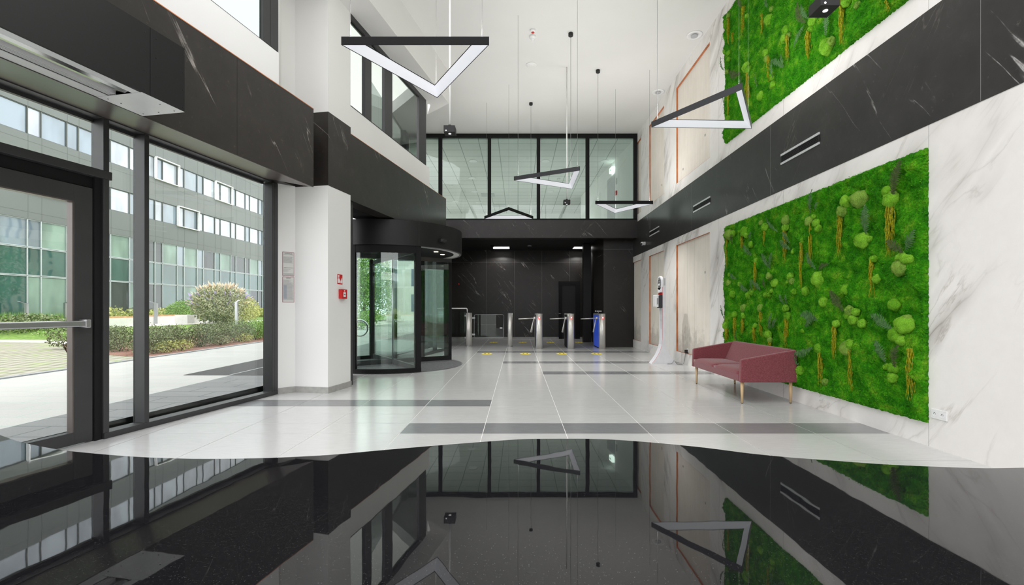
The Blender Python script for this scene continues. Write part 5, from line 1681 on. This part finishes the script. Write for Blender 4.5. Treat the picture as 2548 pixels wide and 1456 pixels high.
# ------------------------------------------------------------------ outside
def ground(name, poly, z0, mat, th=.1):
    mb = MB(); mb.prism([(x, y, z0 - th) for x, y in poly], (0, 0, th)); return struct(name, mb, mat)
ground('ground_terrace', [(-5.2, -14), (-4.614 + .1907 * -14 - .15, -14), (-4.614 + .1907 * 13.9 - .15, 13.9), (-2.95, 13.9), (-2.95, 40), (-5.2, 40)], -.012, M['paving_dark'])
ground('ground_pavement', [(-8.6, -14), (-5.2, -14), (-5.2, 60), (-11.1, 60)], -.012, M['paving'])
mb = MB(); mb.prism([(-8.6, -14, -.1), (-8.45, -14, -.1), (-10.95, 60, -.1), (-11.1, 60, -.1)], (0, 0, .11)); 
struct('trim_4', MB().prism([(-7.9, -14, -.02), (-8.03, -14, -.02), (-9.35, 17, -.02), (-9.22, 17, -.02)], (0, 0, .03)), M['kerb'])
ground('ground_parking', [(-8.03, -14), (-9.10, 11.4), (-12.2, 12.6), (-16.0, 16.3), (-20, 16.9), (-27, 16.9), (-27, -14)], .004, M['grid_paver'])
ground('ground_bed', [(-9.10, 11.45), (-9.35, 17), (-9.6, 24), (-15, 24), (-15, 15.4), (-12.2, 12.65)], .006, M['mulch'])
ground('ground_path', [(-15, 15.4), (-16.0, 16.32), (-20, 16.92), (-27, 16.92), (-27, 18.6), (-19.5, 18.5), (-15, 17.2)], .005, M['path'])
mb = MB()
mb.add([(-14.5, 17.3, -.02), (-14.5, 60, -.02), (-17.5, 60, .34), (-17.5, 19.6, .34), (-29.8, 60, .34), (-29.8, 19.6, .34)], [(0, 1, 2, 3), (3, 2, 4, 5)])
mb.add([(-29.8, 18.6, -.0), (-14.5, 17.3, -.02), (-17.5, 19.6, .34), (-29.8, 19.6, .34)], [(0, 1, 2, 3)])
struct('ground_lawn', mb, M['lawn'])
mb = MB(); mb.box(-60, 20, -40, 120, -.3, -.13); struct('ground_base', mb, M['path'])
ground('ground_plaza', [(-23.5, 20.5), (-19, 20.5), (-17.7, 24), (-17.6, 34), (-24, 34)], .352, M['path'], .05)
t = thing('door_grate', 'dark steel foot grate in the paving outside the revolving door', 'grate', (-4.8, 10, 0))
mb = MB(); mb.prism([(-6.07, 8.46, -.01), (-3.2, 8.46, -.01), (-3.0, 11.8, -.01), (-6.15, 11.8, -.01)], (0, 0, .006)); part('mesh', mb, M['grate'], t)
mb = MB(); mb.box(-5.24, -5.19, 8.46, 11.8, -.004, .0); part('drain_edge', mb, M['alu'], t)

def leaves(mb, rnd, c, rx, ry, rz, n, s, mi=0, shell=.55, up=.0):
    for _ in range(n):
        while True:
            v = Vector((rnd.uniform(-1, 1), rnd.uniform(-1, 1), rnd.uniform(-1, 1)))
            if shell < v.length < 1: break
        k = 1 + .22 * noise.noise(v * 2.3 + Vector(c))
        p = Vector((c[0] + v.x * rx * k, c[1] + v.y * ry * k, c[2] + v.z * rz * k))
        if p.z < .01: p.z = rnd.uniform(.01, .1)
        d = Vector((rnd.gauss(0, 1), rnd.gauss(0, 1), rnd.gauss(0, 1) + up)).normalized()
        e = d.orthogonal().normalized()
        l = s * rnd.uniform(.7, 1.5); w = l * .32
        mb.add([p, p + d * l * .5 + e * w, p + d * l, p + d * l * .5 - e * w], [(0, 1, 2, 3)], mi)
def shrub(name, label, cat, c, r, n, s, mats, group=None, stems=5, up=.4, mixn=None):
    rnd = random.Random(int(abs(c[0] * 131 + c[1] * 17)))
    t = thing(name, label, cat, (c[0], c[1], 0), group)
    mb = MB()
    leaves(mb, rnd, c, r[0], r[1], r[2], n, s, 0, .25, up)
    if mixn: leaves(mb, rnd, (c[0], c[1], c[2] + .03), r[0], r[1], r[2], mixn, s * .9, 1, .8, up)
    part('foliage', mb, mats, t)
    mb = MB()
    for k in range(stems):
        a = 6.28 * k / stems
        mb.tube([(c[0], c[1], 0), (c[0] + math.cos(a) * r[0] * .3, c[1] + math.sin(a) * r[1] * .3, c[2]), (c[0] + math.cos(a) * r[0] * .5, c[1] + math.sin(a) * r[1] * .5, c[2] + r[2] * .6)], [.012, .009, .004], 5)
    part('stem', mb, M['bark'], t)
    return t
# hedge of low shrubs along the pavement bed
rn = random.Random(2)
hedge = []
for i in range(18):
    y = 12.3 + i * .56
    hedge.append((-9.9 - .02 * i + rn.uniform(-.15, .15) - .25 * (i % 2), y))
for i in range(5):
    hedge.append((-11.1 - .5 * i + rn.uniform(-.1, .1), 13.0 + .3 * i))
for i, (x, y) in enumerate(hedge):
    br = 9 <= i < 18
    shrub('shrub', 'low %s shrub in the hedge beyond the pavement' % ('green feathery' if br else 'grey-green'), 'shrub', (x, y, .36), (.46, .50, .38), 1900, .036, [M['leaf_bright'] if br else M['leaf_grey'], M['leaf_pale']], 'green feathery hedge shrubs' if br else 'grey-green hedge shrubs', 4, .5, 60)
for i, (x, y, m_, lab) in enumerate(((-9.55, 12.6, 'leaf_yellow', 'low yellow-green tuft in the bark bed, nearest the window'), (-9.6, 13.3, 'leaf_yellow', 'wider yellow-green tuft in the bark bed before the hedge'), (-9.7, 15.2, 'leaf_pale', 'pale twiggy tuft in the bark bed before the hedge'), (-9.75, 16.6, 'leaf_yellow', 'small yellow-green tuft at the far end of the bark bed'))):
    shrub('bedding_plant', lab, 'plant', (x, y, .16), (.30, .34, .17), 420, .04, [M[m_], M[m_]], None, 3, .7)
shrub('shrub', 'small pale shrub at the corner of the grid paving outside the left door', 'shrub', (-13.3, 13.7, .36), (.45, .45, .36), 700, .05, [M['leaf_grey'], M['leaf_pale']], None, 4, .5)
shrub('shrub', 'dark leafy shrub low behind the push bar of the left door', 'shrub', (-20.3, 19.4, .55), (1.5, 1.0, .42), 2200, .08, [M['leaf_grey'], M['leaf_green']], None, 5, .4)
shrub('ground_cover', 'flat bright green ground cover with white specks outside the left door', 'plant', (-17.4, 18.5, .22), (1.7, .9, .18), 1800, .05, [M['leaf_bright'], M['leaf_pale']], None, 3, .6, 150)
shrub('shrub', 'round dark green shrub behind the concrete bench', 'shrub', (-21.2, 29.6, 1.05), (.95, .95, .68), 4000, .07, [M['leaf_green'], M['leaf_dark']], None, 5, .3, 200)
# buddleia with violet tips
def buddleia():
    c = (-16.6, 26.0, 1.55)
    rnd = random.Random(9)
    t = thing('buddleia_bush', 'tall loose bush with violet and faded cream flower tips in the courtyard', 'bush', (c[0], c[1], 0))
    mb = MB()
    leaves(mb, rnd, (c[0], c[1], 1.4), 1.45, 1.3, 1.05, 11000, .085, 0, .15, .6)
    leaves(mb, rnd, (c[0] + .9, c[1] + .5, 1.05),   .95, .9, .8, 4500, .07, 1, .2, .6)
    part('foliage', mb, [M['leaf_pale'], M['leaf_yellow']], t)
    b = MB(); b2 = MB()
    for k in range(260):
        th = rnd.uniform(0, 6.28); e = rnd.uniform(.0, 1.3)
        d = Vector((math.cos(th) * math.cos(e), math.sin(th) * math.cos(e), math.sin(e)))
        p = Vector((c[0], c[1], 1.35)) + Vector((d.x * 1.45, d.y * 1.3, d.z * 1.15))
        tip = p + (d + Vector((0, 0, .5))).normalized() * rnd.uniform(.16, .34)
        (b if (p.z < 2.0 and rnd.random() < .75) else b2).tube([p, (p + tip) / 2, tip], [.014, .020, .003], 6)
    part('blossom', b, M['blossom'], t, label='violet blossoms')
    part('blossom', b2, M['blossom_cream'], t, label='faded cream blossoms')
    mb = MB()
    for k in range(8):
        a = 6.28 * k / 8
        mb.tube([(c[0], c[1], 0), (c[0] + .5 * math.cos(a), c[1] + .5 * math.sin(a), 1.1), (c[0] + 1.0 * math.cos(a), c[1] + 1.0 * math.sin(a), 1.9)], [.03, .02, .006], 6)
    part('stem', mb, M['bark'], t)
buddleia()
# tall grass strip at the foot of the office block
rnd = random.Random(4); mb = MB()
for _ in range(9000):
    y = rnd.uniform(16, 62); x = -29.9 + .027 * y + rnd.uniform(.25, 1.5)
    h = rnd.uniform(.35, .75)
    mb.add([(x, y, .33), (x, y + .045, .33), (x + rnd.uniform(-.12, .12), y + rnd.uniform(-.1, .1), .33 + h)], [(0, 1, 2)])
tag(link_mesh('tall_grass', mb, M['leaf_bright']), 'strip of tall bright grass along the foot of the office block', 'grass', None, 'stuff')
for i in range(13):
    y = 30 + i * 2.1
    shrub('shrub', 'rounded shrub at the foot of the office block', 'shrub', (-27.0 + .027 * y, y, .75), (.8, .9, .5), 700, .12, [M['leaf_yellow'], M['leaf_grey']], 'shrubs at the foot of the office block', 3, .3, 80)

# benches and low lamp posts in the courtyard
def bench(x, y, w, d, h, wood, label):
    t = thing('bench' if wood else 'planter_block', label, 'bench' if wood else 'concrete block', (x, y, .34))
    b = MB(); b.box(x, x + w, y, y + d, .30, .34 + h); part('base', b, M['bench_stone'], t, .01)
    if wood:
        b = MB(); b.box(x + .03, x + w - .03, y + .03, y + d - .03, .34 + h, .34 + h + .07); part('wooden_seat', b, M['bench_wood'], t)
bench(-21.0, 26.0, .9, 2.2, .42, True, 'concrete bench with a wooden seat, seen right of the window mullion')
bench(-19.3, 26.2, .72, 1.0, .50, False, 'pale concrete block beside the grey lamp post in the courtyard')
bench(-18.1, 27.3, 1.6, .6, .34, True, 'long low bench with a wooden seat before the flowering bush')
bench(-19.2, 20.6, .72, 2.0, .42, True, 'concrete bench with a wooden seat, seen left of the window mullion')
def post(x, y, h, dx, label, w=.07):
    t = thing('lamp_post', label, 'lamp post', (x, y, .34))
    b = MB(); b.box(x - w, x + w, y - .05, y + .05, .30, .34 + h); part('post', b, M['alu'], t)
    b = MB(); b.prism([(x - w, y - .06, .34 + h), (x + w, y - .06, .34 + h), (x + w + dx, y - .06, .42 + h), (x + dx, y - .06, .46 + h)], (0, .12, 0)); part('head', b, M['alu'], t)
post(-20.2, 26.0, 1.15, -.35, 'thick grey garden lamp post beside the pale concrete block', .09)
post(-18.1, 26.9, 1.05, .35, 'slim garden lamp post with its head turned right, behind the pale block', .05)
post(-23.2, 22.0, 1.1, -.4, 'garden lamp post seen between the door and the window mullion', .06)
post(-27.2, 28.0, 1.2, .4, 'garden lamp post seen through the left door', .06)
post(-15.1, 25.0, 1.2, .1, 'garden lamp post standing right of the flowering bush', .06)

# office block across the courtyard
def office_block():
    t = thing('office_building', 'grey panelled office block with ribbon windows across the courtyard', 'building', (-29.9, 40, 0))
    S = Vector((.027, 1, 0)).normalized(); Nn = Vector((S.y, -S.x, 0))
    def Q(Y, d, z): return Vector((-29.9 + .027 * Y, Y, z)) + Nn * d
    def qb(mb, Ya, Yb, d0, d1, z0, z1, mi=0):
        return mb.prism([Q(Ya, d0, z0), Q(Yb, d0, z0), Q(Yb, d1, z0), Q(Ya, d1, z0)], (0, 0, z1 - z0), mi)
    P_ = 2.355; Ys = 37.16 - 9 * P_; n = 24
    YE = Ys + n * P_
    wl_ = MB()
    # spandrel bands
    sp = [(6.54, 8.24), (9.85, 11.6), (13.26, 15.0), (16.7, 18.4), (20.1, 21.6)]
    for a, b in sp: qb(wl_, Ys - 6, YE, -.35, 0, a, b)
    qb(wl_, Ys - 6, YE, -6, -.36, 0, 21.6)
    qb(wl_, Ys - 6, YE, -.5, -.02, 0.0, .35)
    part('facade', wl_, M['facade_grey'], t)
    j = MB()
    for a, b in sp:
        qb(j, Ys - 6, YE, -.01, .006, a + .42, a + .435) if a < 7 else qb(j, Ys - 6, YE, -.01, .006, b - .42, b - .405)
        for k in range(n):
            for off in (0, .78):
                Y = Ys + k * P_ + off
                qb(j, Y - .006, Y + .006, -.01, .006, a, b)
    part('panel_joint', j, M['facade_line'], t)
    rnd = random.Random(21)
    def win(k, z0, z1, palette, frame=False, lower=False):
        a = Ys + k * P_; b_ = a + P_
        f = MB(); w = .03
        for Y in (a, a + .78): qb(f, Y - w, Y + w, -.14, -.03, z0, z1)
        qb(f, a, b_, -.14, -.05, z0, z0 + .045)
        qb(f, a, b_, -.14, -.05, z1 - .045, z1)
        fo = part('window', f, M['mullion'] if lower else M['facade_line'], t)
        for (p, q) in ((a + w, a + .78 - w), (a + .78 + w, b_ - w)):
            g = MB()
            g.v = []; qb(g, p, q, -.12, -.10, z0 + .045, z1 - .045)
            part('pane', g, M[rnd.choice(palette)], fo)
        if frame:
            g = MB()
            qb(g, a - .07, b_ + .07, -.05, .16, z1 + .015, z1 + .07); qb(g, a - .07, b_ + .07, -.05, .16, z0 - .07, z0 - .015)
            qb(g, a - .07, a - .02, -.05, .16, z0, z1); qb(g, b_ + .02, b_ + .07, -.05, .16, z0, z1)
            part('projecting_frame', g, M['facade_frame'], fo)
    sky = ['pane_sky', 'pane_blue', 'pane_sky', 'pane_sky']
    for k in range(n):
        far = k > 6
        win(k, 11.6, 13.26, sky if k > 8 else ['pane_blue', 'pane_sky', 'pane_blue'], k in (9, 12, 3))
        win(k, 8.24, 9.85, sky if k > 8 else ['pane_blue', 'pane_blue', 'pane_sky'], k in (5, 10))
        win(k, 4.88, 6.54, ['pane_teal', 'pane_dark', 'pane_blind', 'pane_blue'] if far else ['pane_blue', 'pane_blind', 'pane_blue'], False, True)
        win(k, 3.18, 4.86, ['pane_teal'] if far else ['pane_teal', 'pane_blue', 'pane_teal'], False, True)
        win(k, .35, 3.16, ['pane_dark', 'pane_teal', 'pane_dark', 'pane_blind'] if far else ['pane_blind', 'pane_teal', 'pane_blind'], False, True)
    # top storeys: one ribbon each
    for z0, z1 in ((15.0, 16.7), (18.4, 20.1)):
        g = MB(); qb(g, Ys - 6, YE, -.2, -.1, z0, z1)
        r_ = part('ribbon_glass', g, M['pane_sky'], t)
        g = MB()
        for k in range(n):
            for off in (0, .78):
                qb(g, Ys + k * P_ + off - .03, Ys + k * P_ + off + .03, -.12, -.05, z0, z1)
        part('mullion', g, M['facade_line'], r_)
    return t
office_block()

# pale building and trees at the far end, seen through the revolving door
t = thing('pale_building', 'pale rendered building with narrow dark blue windows seen through the revolving door', 'building', (-9, 46, 0))
b = MB(); b.box(-13.0, -2, 46, 52, -.1, 11); part('wall', b, M['white_building'], t)
for k, x in enumerate((-10.4, -9.3, -8.1, -7.0, -5.9)):
    for z in (.9, 3.4, 6.0, 8.6):
        b = MB(); b.box(x - .14, x + .14, 45.96, 46.0, z, z + 1.7); part('window', b, M['navy_glass'], t)
def tree(x, y, h, r, label, mat, n=10000, s=.11):
    t = thing('tree', label, 'tree', (x, y, 0), None)
    rnd = random.Random(int(x * 10 + y))
    mb = MB()
    leaves(mb, rnd, (x, y, h * .62), r, r, h * .40, n, s, 0, .1, .1)
    leaves(mb, rnd, (x + r * .3, y - r * .3, h * .35), r * .9, r * .8, h * .33, n // 2, s, 0, .1, .1)
    part('crown', mb, M[mat], t)
    mb = MB(); mb.tube([(x, y, 0), (x + .05, y, h * .3), (x, y, h * .6)], [.16, .12, .06], 8)
    part('trunk', mb, M['bark'], t)
tree(-10.9, 33, 6.2, 1.9, 'leafy green tree seen at the left edge of the revolving door', 'leaf_green')
tree(-15.4, 37, 7.0, 2.2, 'leafy tree farther left behind the column, beyond the revolving door', 'leaf_green')
tree(-5.2, 34, 5.6, 1.5, 'narrow green tree before the pale building, seen through the door glass', 'leaf_dark')
shrub('shrub', 'rounded green shrub under the trees seen through the revolving door', 'shrub', (-9.4, 27, .55), (1.3, 1.0, .6), 1500, .09, [M['leaf_bright'], M['leaf_green']], None, 4, .4)

# bicycle leaning outside
def bicycle():
    y = 20.2; x0 = -8.2     # front wheel centre
    t = thing('bicycle', 'white city bicycle parked outside, seen at the left edge of the revolving door', 'bicycle', (x0 + .5, y, 0)); t.scale = (-1, 1, 1)
    Rw = .34
    def wheel(cx):
        b = MB(); n = 36
        ring = [(cx + Rw * math.cos(2 * math.pi * i / n), y, Rw + Rw * math.sin(2 * math.pi * i / n)) for i in range(n + 1)]
        b.tube(ring, .019, 8)
        w = part('wheel', b, M['rubber'], t)
        b = MB(); b.tube([(cx + (Rw - .03) * math.cos(2 * math.pi * i / n), y, Rw + (Rw - .03) * math.sin(2 * math.pi * i / n)) for i in range(n + 1)], .010, 6)
        for k in range(16):
            a = 2 * math.pi * k / 16
            b.cyl((cx, y + .02 * (-1) ** k, Rw), (cx + (Rw - .03) * math.cos(a), y, Rw + (Rw - .03) * math.sin(a)), .0025, n=4)
        b.cyl((cx, y - .04, Rw), (cx, y + .04, Rw), .02, n=10)
        part('rim', b, M['alu'], w)
        b = MB(); b.tube([(cx + (Rw + .04) * math.cos(a), y, Rw + (Rw + .04) * math.sin(a)) for a in [math.radians(20 + 10 * i) for i in range(15)]], .022, 6)
        part('mudguard', b, M['white_plastic'], t)
    wheel(x0 - .35); wheel(x0 + .73)
    b = MB()
    bb = (x0 + .18, y, .30); seat = (x0 + .02, y, .78); head = (x0 + .60, y, .80); rear = (x0 - .35, y, .34); front = (x0 + .73, y, .34)
    for p, q in ((bb, seat), (bb, head), ((x0 + .07, y, .62), head), (bb, rear), (rear, (x0 + .04, y, .70)), ((x0 + .585, y, .86), front)):
        b.cyl(p, q, .018, n=10)
    part('frame', b, M['white_plastic'], t)
    b = MB(); b.cyl(seat, (x0 - .02, y, .98), .013, n=10); part('seat_post', b, M['alu'], t)
    b = MB(); b.prism([(x0 - .16, y - .08, 1.0), (x0 - .16, y + .08, 1.0), (x0 + .02, y + .03, 1.0), (x0 + .12, y + .015, .99), (x0 + .12, y - .015, .99), (x0 + .02, y - .03, 1.0)], (0, 0, .05)); part('saddle', b, M['rubber'], t, .015)
    b = MB(); b.cyl((x0 + .585, y, .85), (x0 + .56, y, 1.03), .013, n=10); b.tube([(x0 + .42, y - .28, 1.06), (x0 + .55, y - .2, 1.07), (x0 + .58, y, 1.04), (x0 + .55, y + .2, 1.07), (x0 + .42, y + .28, 1.06)], .012, 8); part('handlebar', b, M['alu'], t)
    b = MB(); b.cyl((bb[0], y - .02, bb[2]), (bb[0], y + .02, bb[2]), .09, n=20); b.cyl((bb[0], y - .05, bb[2]), (bb[0] + .1, y - .05, bb[2] - .13), .011, n=8); b.cyl((bb[0], y + .05, bb[2]), (bb[0] - .1, y + .05, bb[2] + .13), .011, n=8); b.box(bb[0] + .06, bb[0] + .15, y - .12, y - .05, bb[2] - .15, bb[2] - .13); b.box(bb[0] - .15, bb[0] - .06, y + .05, y + .12, bb[2] + .12, bb[2] + .14); part('crankset', b, M['frame_metal'], t)
bicycle()

# point lights added to brighten the office storey, hidden below the sight line
for x, y in ((-3.0, 16.5), (1.0, 16.5), (-1.2, 19.5), (1.8, 19.5), (-2.6, 22.8), (0.8, 22.8)):
    light('office_fill_light', 'POINT', (x, y, 4.35), (0, 0, 0), 13, (1.0, 1.0, 0.98), 0.08)
# light portals that help daylight find the openings
a = light('daylight_portal', 'AREA', tuple(L(1.2, -.3, 1.5)), (math.radians(90), 0, math.atan2(NV.y, NV.x) - math.radians(90)), 1, size=11.0, size_y=3.0, portal=True)
a2 = light('daylight_portal', 'AREA', (-1.0, Y0 - .2, 3.2), (math.radians(90), 0, 0), 1, size=9.8, size_y=6.4, portal=True)
a3 = light('daylight_portal', 'AREA', (-1.0, (Y0 + YS) / 2, ZC + .3), (0, 0, 0), 1, size=9.8, size_y=YS - Y0, portal=True)
